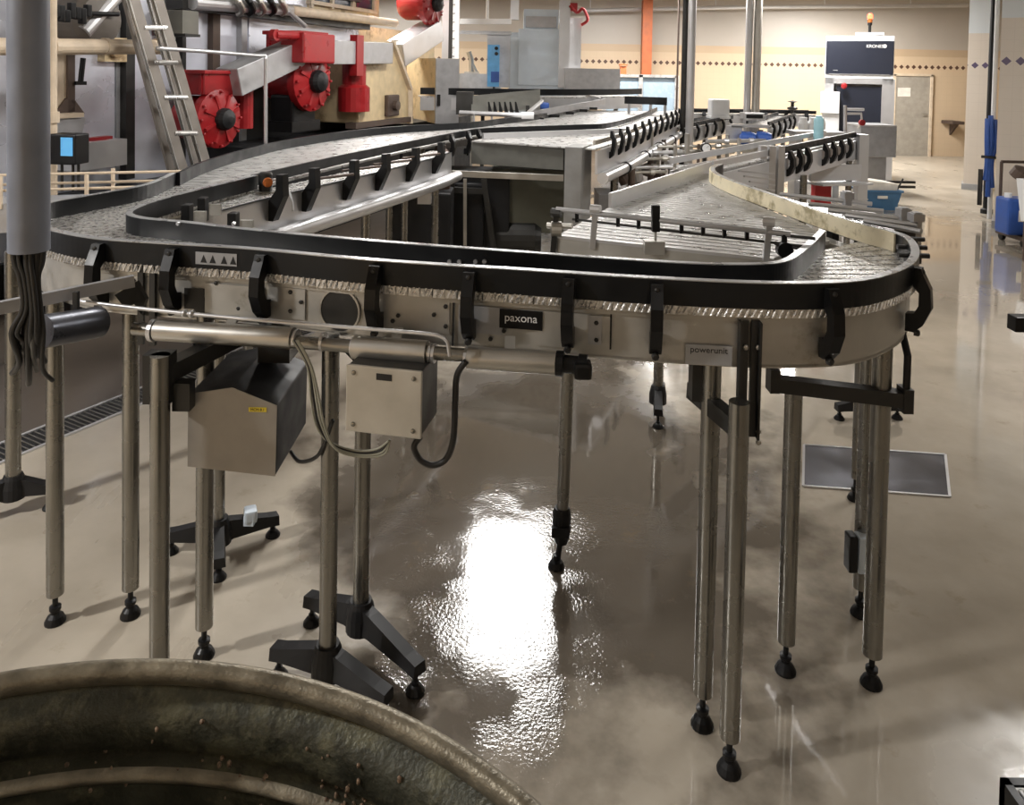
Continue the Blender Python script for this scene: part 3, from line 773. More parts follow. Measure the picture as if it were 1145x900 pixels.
# hanging pipe at the left with cables
pt = Yp(32.5, 280, 1.95)
t = thing('cable_pipe', 'wide grey vertical pipe coming down at the left edge of the view', 'pipe', pt)
bm = B(); lathe(bm, (pt.x, pt.y, 0), [(.043, pt.z), (.048, pt.z), (.048, CEIL), (.043, CEIL), (.043, pt.z)], 32, cap=False)
o = obj('pipe_tube', bm, mat('grey_pipe_paint', (.215, .235, .285), .45, .1), t, smooth=True); auto_smooth(o)
bm = B(); lathe(bm, (pt.x, pt.y, CEIL - .17), [(.09, 0), (.09, .02), (.05, .03)], 24); obj('ceiling_flange', bm, 'steel_grey', t)
for k in range(16):
    dx = -.032 + .0043 * k + random.uniform(-.004, .004); dy = random.uniform(-.015, .02); off = (k - 7.5) * 1.3
    end = 404 + random.uniform(-25, 12)
    pts = [(pt.x + dx * 1.0, pt.y + dy, pt.z + .25), (pt.x + dx, pt.y + dy, pt.z), Yp(33 + dx * 300, 310, 1.95 + dy), Yp(36 + off, 345, 1.95 + dy), Yp(34 + off * 1.5 - (6 if k < 4 else 0), 372, 1.95 + dy), Yp(22 + k * 1.7, end, 1.98 + dy)]
    if k % 3 == 0: pts.append(Yp(14 + k * 3, end + 14, 2.02 + dy))
    bm = B(); tube(bm, cat(pts, 5), .006 if k % 2 else .008, 8)
    tag(obj('hanging_cable', bm, 'cable' if k != 9 else 'cable_dim', None, smooth=True),
        'cable among the loose bundle hanging out of the grey vertical pipe', 'cable', 'cables hanging out of the grey pipe')
# slanting flat bar and dark tube end at left
t = thing('flat_bar_bracket', 'slanting dark flat bar with a dark tube stub at the left end of the conveyor', 'bracket', Yp(70, 335, 2.1))
bm = B(); bar(bm, Yp(-40, 352, 2.12), Yp(150, 314, 2.36), .02, .036); obj('flat_bar', bm, 'steel_grey', t)
bm = B(); a, b_ = Yp(46, 371, 2.08), Yp(110, 360, 2.26)
tube(bm, [a, b_], .046, 28); o = obj('tube_stub', bm, mat('dark_blue_grey_tube', (.10, .105, .125), .35, .6), t, smooth=True); auto_smooth(o)
bm = B(); bar(bm, Yp(85, 326, 2.2), Yp(85, 352, 2.2), .014, .014); obj('stub_post', bm, 'steel_dark', t)
bm = B(); prism(bm, [Yp(128, 330, 2.34), Yp(152, 315, 2.36), Yp(163, 335, 2.38), Yp(158, 352, 2.37), Yp(150, 340, 2.36), Yp(140, 345, 2.35)], (0, .02, 0)); obj('gusset', bm, 'steel_dark', t)

# ============================ long accumulation conveyor on the left
t = thing('accumulation_conveyor', 'wide flat accumulation conveyor running back from the left bend', 'conveyor', (-1.0, 6.2, 0))
bm = B(); ribbon(bm, oB, ZR - .07, ZR, 0, so * .02); obj('outer_guide_rail', bm, 'rail', t)
bm = B(); ribbon(bm, iB, ZR - .06, ZR, 0, so * -.018); obj('inner_guide_rail', bm, 'rail', t)
bm = B(); plates(bm, iB, oB, ZB, .012, pitch=.05, gap=.0016, knuckle=False); obj('belt', bm, 'belt', t)
bm = B(); ribbon(bm, oB, ZR - .26, ZB - .012, so * .02, so * .03); obj('outer_side_sheet', bm, 'steel_grey', t)
PANEL = cat([(-1.40, 3.45), (-1.356, 3.508), (-1.242, 3.89), (-.949, 4.717), (-.613, 5.727), (-.50, 6.2)], 8)
sp_ = sgn(PANEL, (3, 5, 0))
bm = B(); ribbon(bm, PANEL, 1.10, 1.275, 0, sp_ * .02); ribbon(bm, PANEL, 1.265, 1.275, sp_ * -.07, sp_ * .02); obj('inner_side_sheet', bm, 'steel_light', t)
a = PANEL[0]; bm = B(); bar(bm, (a.x, a.y, 1.19), (a.x - .22, a.y + .05, 1.19), .012, .17); obj('end_sheet', bm, 'frame', t)
bm = B(); plates(bm, offset(PANEL, -sp_ * .16), offset(PANEL, -sp_ * .02), 1.278, .012, pitch=.04, gap=.008); obj('side_chain', bm, 'chain', t)
bm = B(); tube(bm, [p + V((0, 0, 1.085)) for p in offset(resample(PANEL[14:], 8), sp_ * .075)], .042, 14); o = obj('handrail_tube', bm, 'steel_light', t, smooth=True); auto_smooth(o)
PF = offset(PANEL, sp_ * .018)
for px, py in ((303, 215), (340, 212), (385, 200), (421, 190), (455, 184), (484, 172)):
    p, td, n = onpath(px, py + 20, PF); n = n if n.x > 0 else -n
    hook(t, p, td, n)
for px, py in ((500, 168), (519, 160), (531, 158)):
    p, td, n = onpath(px, py + 12, offset(iB, 0)); n = n if n.x > 0 else -n
    bracket(t, p, td, n, top=1.38, w=.05, drop=.23)
# rods lying across the side chain
bm = B()
for px, py in ((395, 192), (430, 185), (462, 178), (365, 201)):
    tube(bm, [Zp(px - 12, py - 1, 1.34), Zp(px + 30, py - 6, 1.33)], .008, 8)
obj('guide_rod', bm, 'brown', t)
bm = B(); box(bm, (-.55, 7.3, .62), (1.1, .5, .75), bev=.02); box(bm, (-.75, 6.6, .45), (.5, .4, .9), bev=.02); obj('drive_housing', bm, 'iron', t)
# legs under the accumulation conveyor
for (x, y) in ((-1.62, 4.7), (-.95, 5.0), (-1.6, 6.2), (-.6, 6.1), (-.9, 7.7), (-.1, 8.0)):
    leg(t, x, y, 1.2, r=.03)
for px in (435, 452):
    p = Yp(px, 260, 5.6); leg(t, p.x, 5.6, 1.12, r=.025)
bm = B(); p = Yp(475, 215, 5.75)
box(bm, (p.x, p.y, 1.08), (.1, .08, .3)); obj('end_block', bm, 'steel_light', t)
# sensor with copper-coloured lens on the rail
c = Zp(297, 205, 1.33)
t2 = thing('orange_sensor', 'small round sensor with an orange lens standing on the rail of the accumulation conveyor', 'sensor', c)
bm = B(); lathe(bm, c + V((0, 0, -.04)), [(.035, 0), (.035, .09), (.028, .1), (0, .1)], 18); obj('sensor_body', bm, 'steel_dark', t2)
bm = B(); lathe(bm, c + V((.02, -.03, .01)), [(.026, 0), (.024, .012), (.0, .016)], 16, axis=(.5, -.8, 0)); obj('lens', bm, 'copper', t2)
bm = B(); box(bm, c + V((.01, 0, -.06)), (.16, .02, .03)); obj('sensor_mount', bm, 'steel', t2)
cable([c + V((.03, 0, .02)), c + V((.1, -.02, .02)), c + V((.15, -.05, -.06)), c + V((.17, -.08, -.13))], .005, 'sensor_cable', 'white', 'thin white cable hanging from the orange sensor')
# narrow infeed lane with pale guide rods behind, left
t = thing('infeed_lane', 'narrow infeed lane with pale guide rods in front of the washer wall', 'conveyor', (-3.0, 4.9, 0))
bm = B(); a, b_ = V((-4.6, 4.5, 0)), V((-1.95, 5.35, 0))
for z, o_ in ((1.15, 0), (1.15, -.28), (1.23, -.14)):
    tube(bm, [a + V((0, o_, z)), b_ + V((0, o_, z))], .009, 10)
obj('guide_rod', bm, 'pipe_cream', t)
bm = B(); prism(bm, [a + V((0, -.3, 1.03)), b_ + V((0, -.3, 1.03)), b_ + V((0, .02, 1.03)), a + V((0, .02, 1.03))], (0, 0, .04)); obj('lane_bed', bm, 'steel_grey', t)
bm = B(); prism(bm, [a + V((0, -.3, 0.89)), b_ + V((0, -.3, 0.89)), b_ + V((0, -.28, 0.89)), a + V((0, -.28, 0.89))], (0, 0, .14)); obj('lane_side', bm, 'steel_grey', t)
for f in (.3, .55, .72, .9):
    p = a.lerp(b_, f)
    for o_ in (-.3, .02):
        bm = B(); box(bm, (p.x, p.y + o_, 1.14), (.018, .018, .2)); obj('rod_post', bm, 'pipe_cream', t)
for f in (.12, .5, .93):
    p = a.lerp(b_, f); leg(t, p.x, p.y - .14, 1.03, r=.028)

# ============================ cross conveyor with the square post in the middle
t = thing('cross_conveyor', 'grey conveyor end with a square sheet post in the middle of the hall', 'conveyor', (.3, 6.6, 0))
CL = [Zp(527, 157, 1.30), Zp(662, 163, 1.30)]
a, b_ = Yp(527, 164, 7.0), Yp(630, 168, 6.66); CD = V((.335, .942, 0)); crz = atan2(-.335, .942)
bm = B(); prism(bm, [V((a.x, a.y, 1.085)), V((b_.x, b_.y, 1.085)), V((b_.x, b_.y, 1.285)), V((a.x, a.y, 1.285))], CD * .05); obj('front_beam', bm, 'sheet_olive', t)
pa = Yp(629, 165, 6.45)
bm = B(); box(bm, V((pa.x + .075, 6.45, .95)) + CD * .17 + V((.02, 0, 0)), (.15, .36, .72), rz=crz, bev=.004); obj('square_post', bm, 'sheet_mid', t)
bm = B(); box(bm, (pa.x + .14, 6.6, .3), (.1, .1, .6)); obj('leg', bm, 'steel_dark', t)
bm = B(); bar(bm, Yp(485, 193, 6.6), Yp(630, 199, 6.5), .05, .05); obj('lower_bar', bm, 'steel', t)
RSIDE = cat([(.72, 6.45), (1.1, 7.4), (1.75, 9.3), (2.35, 11.0), (2.95, 12.9), (3.3, 14.0)], 8)
LSIDE = cat([(-.36, 6.98), (-.12, 7.5), (.70, 8.27), (1.17, 8.78), (1.93, 11.0), (2.5, 13.0)], 8)
bm = B(); plates(bm, LSIDE, RSIDE, 1.297, .012, pitch=.06, gap=.002, knuckle=False); obj('belt', bm, 'belt', t)
bm = B(); ribbon(bm, RSIDE, 1.08, 1.275, 0, .02 * sgn(RSIDE, (5, 8, 0))); obj('side_sheet', bm, 'steel_light', t)
bm = B(); ribbon(bm, RSIDE, 1.33, 1.37, 0, -.02 * sgn(RSIDE, (5, 8, 0))); obj('guide_rail', bm, 'steel', t)
sR = sgn(RSIDE, (5, 8, 0))
bm = B(); tube(bm, [p + V((0, 0, 1.05)) for p in offset(resample(RSIDE, 9), sR * .07)], .05, 14); o = obj('handrail_tube', bm, 'steel_light', t, smooth=True); auto_smooth(o)
bm = B()
for f in (.1, .24, .38, .52): 
    q = resample(offset(RSIDE, sR * .07), 101)[int(f * 100)]; lathe(bm, q + V((0, 0, 1.05)), [(.06, 0), (.06, .05)], 12, axis=RSIDE[-1] - RSIDE[0])
obj('tube_clamp', bm, 'black', t)
for f in (.05, .09, .13, .18, .24, .30, .36, .42, .48, .54, .60, .66, .72, .78, .84, .9, .96):
    q = resample(RSIDE, 101)[int(f * 100)]; k = min(len(RSIDE) - 2, int(f * len(RSIDE)))
    td = (RSIDE[k + 1] - RSIDE[k]).normalized(); bracket(t, q, td, V((td.y, -td.x, 0)) * sR, top=1.44, w=.05, drop=.26, knob=False)
for f in (.14, .3, .5, .7, .95):
    q = resample(offset(RSIDE, sR * -.1), 101)[int(f * 100)]; leg(t, q.x, q.y, 1.1, r=.04)
for f in (.14, .3):
    q = resample(offset(RSIDE, sR * .07), 101)[int(f * 100)]; bm = B(); tube(bm, [(q.x, q.y, .0), (q.x, q.y, 1.02)], .035, 12); obj('support_post', bm, 'brown', t)
# small grey guide piece on the belt
bm = B(); bar(bm, Zp(540, 152, 1.33), Zp(700, 146, 1.33), .03, .05); obj('belt_divider', bm, 'steel_light', t)

# drive unit under the cross conveyor
t = thing('drive_unit', 'dark drive unit with sloping legs under the grey cross conveyor', 'drive', (-.2, 6.9, 0))
bm = B()
for px0, px1 in ((506, 496), (541, 553)): bar(bm, Yp(px0, 200, 6.9), Yp(px1, 285, 6.9), .05, .06)
bar(bm, Yp(503, 212, 6.9), Yp(545, 214, 6.9), .05, .05); obj('frame', bm, 'steel_dark', t)
bm = B(); c = Yp(520, 250, 7.1); box(bm, c, (.36, .3, .8), bev=.02); obj('housing', bm, 'iron', t)
bm = B(); c = Yp(590, 222, 7.3); box(bm, c, (.7, .35, .6), bev=.02); obj('gear_case', bm, mat('olive_casing', (.10, .10, .075), .5), t)
bm = B(); c = Yp(580, 265, 7.2); lathe(bm, c + V((-.25, 0, 0)), [(.1, 0), (.17, .03), (.17, .4), (.13, .46), (.0, .46)], 20, axis=(1, 0, 0)); obj('motor', bm, 'steel_dark', t)
bm = B(); bar(bm, Yp(520, 200, 6.85), Yp(520, 285, 6.85), .03, .03); obj('bright_post', bm, 'steel', t)
bm = B(); c = Yp(492, 220, 6.7); lathe(bm, V((c.x, c.y, .75)), [(.03, 0), (.09, .02), (.09, .46), (.05, .5), (.05, .53), (0, .53)], 16); obj('oil_cylinder', bm, 'brown', t)
bm = B(); 
for px in (508, 585): 
    c = Yp(px, 270, 7.1); box(bm, (c.x, 7.1, .2), (.1, .1, .42))
obj('pedestal', bm, 'iron', t)

# ============================ combining table with the worn white deck
t = thing('combining_table', 'broad combining table with a worn pale chain deck narrowing between low walls', 'conveyor table', (.9, 3.7, 0))
sR2 = oF[190:]
left = [V((.20, 3.02, 0)), V((.475, 3.64, 0)), V((.857, 4.268, 0)), V((1.33, 5.05, 0))]
right = [V((.95, 2.70, 0)), V((1.17, 2.92, 0)), V((1.36, 3.05, 0)), V((1.31, 3.32, 0)), V((1.255, 3.70, 0)), V((1.195, 4.1, 0)), V((1.18, 4.45, 0)), V((1.36, 4.98, 0))]
Ld = resample(left, 80); Rd = resample([V((.95, 2.70, 0)), V((1.28, 3.0, 0)), V((1.30, 3.32, 0)), V((1.25, 3.70, 0)), V((1.195, 4.1, 0)), V((1.185, 4.45, 0)), V((1.34, 4.98, 0))], 80)
bm = B(); plates(bm, Ld, Rd, ZB, .012, pitch=.03, gap=.0014, knuckle=False); obj('chain_deck', bm, 'belt', t)
bm = B(); ribbon(bm, resample(left[1:], 24), ZB - .18, ZR - .0, 0, .016); obj('left_wall', bm, 'steel_light', t)
# front sheet of the table
a, b_ = left[0], right[0]; d = (b_ - a).normalized(); n = V((d.y, -d.x, 0)); n = n if n.y < 0 else -n
bm = B(); prism(bm, [a + n * .004 + V((0, 0, 1.14)), b_ + n * .004 + V((0, 0, 1.14)), b_ + n * .004 + V((0, 0, 1.288)), a + n * .004 + V((0, 0, 1.288))], n * .008); obj('front_sheet', bm, 'frame', t)
bm = B(); prism(bm, [a + V((0, 0, 1.286)), b_ + V((0, 0, 1.286)), b_ + n * .016 + V((0, 0, 1.286)), a + n * .016 + V((0, 0, 1.286))], (0, 0, .012)); obj('front_edge', bm, 'steel_light', t)
bm = B(); prism(bm, [left[0] + V((0, 0, 1.14)), left[1] + V((0, 0, 1.14)), left[1] + V((0, 0, 1.286)), left[0] + V((0, 0, 1.286))], (-.01, .004, 0)); obj('left_side_sheet', bm, 'frame', t)
# guide rods on posts along its front
def FR(px, py): return Lp(px, py, (a.x, a.y), (b_.x, b_.y), .02)
bm = B(); u = a + n * .01; v = b_ + n * .01
r0, r1 = FR(622, 234), FR(884, 262)
tube(bm, [r0, r1], .010, 10); obj('upper_guide_rod', bm, 'steel_grey', t)
bm = B(); tube(bm, [FR(640, 245), FR(905, 276)], .005, 8); tube(bm, [FR(868, 262), FR(912, 267)], .006, 8); tube(bm, [FR(866, 272), FR(908, 281)], .006, 8); obj('lower_guide_rod', bm, 'steel_dark', t)
for px in (645, 691, 714, 762, 786, 810, 835):
    y0 = 234 + (px - 622) * .107
    bm = B(); bar(bm, FR(px, y0), FR(px, y0 + 12), .014, .01); obj('rod_clip', bm, 'black', t)
for px, pt_, pb, m in ((664, 234, 278, 'steel_light'), (858, 248, 292, 'steel_light'), (620, 238, 285, 'steel_dark')):
    bm = B(); bar(bm, FR(px + 2, pt_), FR(px - 2, pb), .022, .016); lathe(bm, FR(px + 2, pt_), [(.018, -.02), (.018, .02)], 10, axis=(b_ - a)); obj('rod_post', bm, m, t)
bm = B(); bar(bm, FR(733, 229), FR(733, 259), .03, .03, bev=.004); o = obj('height_adjuster', bm, 'black', t)
bm = B(); tube(bm, [FR(733, 258), FR(733, 272)], .005, 8); box(bm, FR(731, 276), (.075, .05, .05)); obj('adjuster_block', bm, 'frame', o)
bm = B(); lathe(bm, FR(877, 279), [(.0, -.015), (.028, -.015), (.028, .015), (0, .015)], 14, axis=(0, -1, 0)); tube(bm, [FR(877, 262), FR(877, 290)], .01, 8); obj('star_knob', bm, 'black', t)
bm = B(); lathe(bm, FR(622, 256), [(.03, -.02), (.03, .02), (.012, .024)], 14, axis=(-1, 0, 0)); tube(bm, [FR(612, 252), FR(640, 253)], .012, 8); obj('swivel_joint', bm, 'steel', t)
# legs and far-side feet
arm_leg(t, .87, 4.30, 1.2, [(.84, 4.13), (.92, 4.47)], r=.028, hub=.12)
small_base_leg(t, 2.07, 4.28, 1.2)
# side lane with guide rods on the outer side of the right run
sd = [(872, 217, 975, 228), (904, 228, 988, 236), (926, 235, 1014, 245), (946, 241, 1026, 252), (966, 247, 1030, 259)]
for x0, y0, x1, y1 in sd:
    bm = B(); tube(bm, [Zp(x0, y0, 1.372), Zp(x1, y1, 1.372)], .010, 8); obj('side_guide_rod', bm, 'steel_light', t)
bm = B(); q = [Zp(872, 224, 1.30), Zp(968, 233, 1.30), Zp(1018, 256, 1.30), Zp(1004, 262, 1.30)]
prism(bm, [p - V((0, 0, .02)) for p in q], (0, 0, .02)); obj('side_deck', bm, 'steel_light', t)
for px, py in ((947, 236), (1010, 256), (1024, 262)):
    p = Zp(px, py - 8, 1.36)
    bm = B(); box(bm, (p.x, p.y, 1.34), (.03, .035, .16)); box(bm, (p.x, p.y, 1.40), (.045, .05, .03)); obj('rod_bracket', bm, 'steel_grey', t)
for k in range(5):
    bm = B(); p = Zp(1016 + k * 2, 246 + k * 9, 1.36); tube(bm, [p - V((.06, 0, .01)), p + V((.04, -.01, -.01))], .009, 8)
    box(bm, p + V((-.01, 0, -.02)), (.04, .04, .03)); obj('rod_clamp', bm, 'steel_dark', t)
for x, y in ((1.66, 3.6), (1.66, 3.35)):
    bm = B(); box(bm, (x, y, 1.26), (.04, .3, .05)); obj('side_support', bm, 'steel', t)
leg(t, 1.62, 3.45, 1.27, r=.02)
# outer brackets of the right run (black, stacked in view)
for pth in ((1.43, 2.95), (1.40, 3.12), (1.36, 3.3)):
    bracket(t, V((pth[0], pth[1], 0)), (-.2, 1, 0), (1, .2, 0), top=1.37, w=.04, drop=.22)

# ============================ branch conveyor to the back right
t = thing('branch_conveyor', 'bright branch conveyor with black hooked brackets leading to the black inspection machine', 'conveyor', (2.4, 6.6, 0))
a, b_ = V((1.34, 5.06, 0)), V((3.62, 8.0, 0)); d = (b_ - a).normalized(); n = V((d.y, -d.x, 0)); PB = resample([a, b_], 40)
bm = B(); ribbon(bm, PB[:15], 1.325, 1.37, 0, .02); obj('near_guide_rail', bm, 'steel_light', t)
bm = B(); ribbon(bm, PB[14:], 1.315, 1.372, 0, .02); obj('near_guide_rail', bm, 'rail', t)
bm = B(); ribbon(bm, offset(PB, -.3), 1.325, 1.37, 0, .02); obj('far_guide_rail', bm, 'steel_light', t)
bm = B(); plates(bm, offset(PB, -.28), PB, ZB, .012, pitch=.045, gap=.006, knuckle=False); obj('belt', bm, 'belt', t)
bm = B(); ribbon(bm, PB, 1.08, 1.28, .01, .03); ribbon(bm, offset(PB, -.3), 1.08, 1.28, .0, .02); obj('side_sheet', bm, 'steel_light', t)
for px in (879, 889, 898, 918, 927, 936, 945):
    p, td, nn_ = onpath(px, 165, offset(PB, .012)); nn_ = nn_ if nn_.x > 0 else -nn_
    bracket(t, p, td, nn_, top=1.345, w=.06, drop=.22, knob=False)
for f in (.5, .9):
    q = a.lerp(b_, f) + n * .05; leg(t, q.x, q.y, 1.1, r=.03)
p = Yp(966, 160, 7.9)
bm = B(); box(bm, (p.x, 7.95, .95), (.1, .12, .8)); o = obj('end_post', bm, 'steel_light', t)
bm = B(); q = [Yp(906, 184, 7.3), Yp(962, 184, 7.7)]; bar(bm, q[0] - V((0, 0, .18)), q[1] - V((0, 0, .18)), .3, .02); bar(bm, q[0] - V((0, 0, .08)), q[1] - V((0, 0, .08)), .03, .16); obj('drip_tray', bm, 'steel_light', t)
bm = B(); box(bm, Yp(918, 218, 7.5), (.16, .1, .2)); obj('red_drive', bm, 'red', t)
bm = B(); c = Yp(884, 190, 6.6); bm.free()
for px in (852, 862, 872):
    bm = B(); box(bm, Yp(px, 193, 5.9), (.05, .06, .42)); obj('rack_post', bm, 'steel_light', t)
for k in range(4):
    y0 = 191 + k * 6; bm = B(); bar(bm, Yp(826 + k * 6, y0, 5.2), Yp(866, y0 + 4, 5.4), .012, .012); obj('rack_rod', bm, 'steel_light', t)
# light cylinder standing on it
c = Yp(923, 157, 7.55)
t2 = thing('pale_blue_canister', 'pale blue cylinder canister standing on the branch conveyor', 'canister', (c.x - .05, c.y + .12, 1.3))
bm = B(); lathe(bm, (c.x - .02, c.y + .13, 1.30), [(.045, 0), (.048, .01), (.048, .21), (.04, .23), (0, .23)], 20); o = obj('canister_body', bm, 'cyan', t2, smooth=True); auto_smooth(o)
bm = B(); lathe(bm, (c.x - .02, c.y + .13, 1.53), [(.03, 0), (.03, .02), (0, .02)], 16); obj('canister_lid', bm, 'cyan', t2)

# ============================ bottle washer wall at the left
FA, FB = (-4.2, 5.5), (-1.3, 14.0)
fd = (V((FB[0], FB[1], 0)) - V((FA[0], FA[1], 0))).normalized(); fn = V((fd.y, -fd.x, 0))
FR3 = Matrix((fd, -fn, V((0, 0, 1)))).transposed()   # local x along the wall, local -y out of it
def FP(px, py, off=0.0): return Lp(px, py, FA, FB, off)
def fbox(bm, px0, py0, px1, py1, o0, o1, bev=0.0):
    """box on the machine face between two picture corners, from o0 to o1 metres out of the face"""
    a = FP(px0, (py0 + py1) / 2, o1); b = FP(px1, (py0 + py1) / 2, o1); top = FP((px0 + px1) / 2, py0, o1).z; bot = FP((px0 + px1) / 2, py1, o1).z
    c = (a + b) / 2; c.z = (top + bot) / 2
    L_ = (V((b.x, b.y, 0)) - V((a.x, a.y, 0))).length
    return box(bm, c - fn * ((o1 - o0) / 2), (L_, o1 - o0, abs(top - bot)), rot=FR3, bev=bev)
def wallrun(bm, s0, s1, z0, z1, o0, o1):
    c = V((FA[0], FA[1], 0)) + fd * ((s0 + s1) / 2) + fn * ((o0 + o1) / 2); c.z = (z0 + z1) / 2
    return box(bm, c, (s1 - s0, o1 - o0, z1 - z0), rot=FR3)
t = thing('bottle_washer', 'tall grey clad bottle washer filling the left side of the hall', 'machine', V((-3.2, 8.4, 0)))
bm = B(); wallrun(bm, -3.0, 6.0, 0, 3.3, -1.6, 0); obj('body', bm, 'panel_grey', t)
bm = B(); wallrun(bm, 6.0, 9.2, 0, 2.6, -1.6, -.25); obj('rear_body', bm, 'cream', t)
bm = B(); wallrun(bm, -3.0, 5.9, 2.9, 3.05, 0, .10); wallrun(bm, -3.0, 5.9, 0, .35, 0, .06); obj('ledge', bm, 'steel_dark', t)
for px0, px1 in ((78, 128), (130, 141), (151, 176), (203, 238), (246, 270), (278, 330)):
    bm = B(); fbox(bm, px0, 12, px1, 190, 0, .018); obj('cladding_panel', bm, 'panel_grey' if px0 not in (130,) else 'steel_grey', t)
for px0, px1, m in ((141, 151, 'steel_dark'), (238, 246, 'brown'), (270, 276, 'steel_grey'), (204, 208, 'steel_dark')):
    bm = B(); fbox(bm, px0, 0, px1, 200, 0, .09); obj('upright', bm, m, t)
bm = B(); prism(bm, [FP(256, 112, .06), FP(338, 72, .06), FP(399, 74, .06), FP(399, 185, .06), FP(256, 185, .06)], -fn * .05); obj('shade_sheet', bm, 'iron', t)  # dark sheet added for the black shadow around the gearboxes
bm = B(); fbox(bm, 62, 60, 80, 128, 0, .1); obj('cream_duct', bm, 'pipe_cream', t)
bm = B(); fbox(bm, 76, 58, 84, 128, 0, .12); prism(bm, [FP(74, 110, .12), FP(84, 112, .12), FP(95, 127, .12), FP(62, 127, .12)], -fn * .12); obj('brown_upright', bm, 'brown', t)
bm = B(); fbox(bm, 60, 127, 94, 132, 0, .22); obj('shelf', bm, 'pipe_cream', t)
bm = B(); prism(bm, [FP(60, 132, .2), FP(96, 132, .2), FP(92, 149, .2), FP(60, 149, .2)], -fn * .15); obj('skirt', bm, 'steel_grey', t)
bm = B(); prism(bm, [FP(84, 161, .3), FP(142, 155, .3), FP(142, 184, .3), FP(84, 192, .3)], -fn * .3); obj('ledge_cabinet', bm, 'steel_light', t)
bm = B(); fbox(bm, 104, 157, 122, 160, .1, .25); fbox(bm, 101, 153, 126, 157, .12, .2); obj('red_valve_bank', bm, 'red', t)
bm = B(); tube(bm, [FP(93, 65, .12), FP(90, 93, .12)], .022, 10); fbox(bm, 85, 91, 97, 95, 0, .14); obj('lever', bm, 'black', t)
bm = B(); fbox(bm, 117, 42, 142, 69, 0, .1); lathe(bm, FP(128, 56, .1), [(.07, 0), (.07, .05), (.0, .06)], 16, axis=fn); obj('bearing_block', bm, 'cream', t)
bm = B(); fbox(bm, 204, 12, 222, 38, .05, .4); obj('hanging_case', bm, mat('olive_case', (.16, .155, .13), .5), t)
bm = B(); fbox(bm, 207, 38, 224, 41, .05, .42); obj('case_bottom', bm, 'steel_dark', t)
# round drum end, diagonal pipe and manifold at the top
bm = B(); lathe(bm, FP(80, 22, .05), [(.24, 0), (.24, .28), (.2, .34), (.0, .36)], 28, axis=fn); obj('drum_end', bm, mat('dark_olive_drum', (.14, .12, .10), .5), t)
bm = B()
for k in range(7): box(bm, FP(62 + k * 6, 12 + (k % 3) * 3, .45), (.05, .05, .10 + .03 * (k % 2)), rot=FR3, bev=.01)
tube(bm, [FP(58, 14, .45), FP(132, 16, .45)], .02, 10); obj('valve_row', bm, 'black', t)
bm = B(); tube(bm, [FP(92, 36, .35), FP(128, -4, .35)], .07, 16); obj('diagonal_pipe', bm, 'steel_light', t)
bm = B(); wallrun(bm, 2.2, 5.9, 2.50, 2.62, .05, .25); obj('manifold_beam', bm, 'steel_dark', t)
bm = B(); a, b_ = FP(215, 3, .3), FP(335, 12, .3); tube(bm, [a, b_], .07, 14); obj('manifold', bm, 'steel_light', t)
for k in range(5):
    px = 262 + k * 12
    bm = B(); tube(bm, cat([FP(px, -6, .36), FP(px + 5, 2, .42), FP(px + 9, 11, .38), FP(px + 4, 16, .3)], 4), .035, 10); obj('hose_bend', bm, 'black' if k % 2 else 'steel', t)
bm = B(); tube(bm, [FP(322, 12, .35), FP(341, 29, .35)], .03, 10); obj('chrome_rod', bm, 'steel_light', t)
# window of the gallery
w0 = thing('window_1', 'cream framed window with dark panes above the red gearbox', 'window', FP(375, 12, .3)); w0['kind'] = 'structure'
bm = B(); fbox(bm, 345, -40, 424, 23, -.2, .02); obj('window_wall', bm, 'cream', w0)
for px0, px1 in ((352, 372), (374.5, 393), (399, 418)):
    bm = B(); fbox(bm, px0, -34, px1, 7 + (px0 - 352) * .05, -.1, .03); obj('pane', bm, 'glass_dark', w0)
bm = B()
for px in (350, 373, 396, 420): fbox(bm, px - 1.2, -36, px + 1.2, 9 + (px - 352) * .05, 0, .07)
fbox(bm, 348, 6, 422, 10, 0, .08); obj('window_frame', bm, 'pipe_cream', w0)
bm = B(); tube(bm, [FP(328, 12, .35), FP(442, 26, .35)], .06, 14)
tag(obj('ledge_pipe', bm, 'pipe_cream', None, smooth=True), 'cream pipe running along under the dark-paned window', 'pipe')
bm = B(); tube(bm, [FP(-25, 52, .7), FP(180, 52.5, .7)], .062, 16)
for px in (60, 118, 176): lathe(bm, FP(px, 52, .7), [(.07, -.02), (.07, .02)], 14, axis=fd)
tag(obj('insulated_pipe', bm, 'pipe_cream', None, smooth=False), 'cream horizontal pipe passing behind the ladder', 'pipe')
bm = B(); p = FP(58, 100, .75); tube(bm, [(p.x, p.y, 0), (p.x, p.y, 3.4)], .035, 14); fp_ = FP(58, 131, .75); lathe(bm, fp_, [(.05, -.04), (.05, .04)], 14)
tag(obj('standpipe', bm, 'pipe_cream'), 'cream vertical pipe beside the wide grey pipe', 'pipe')
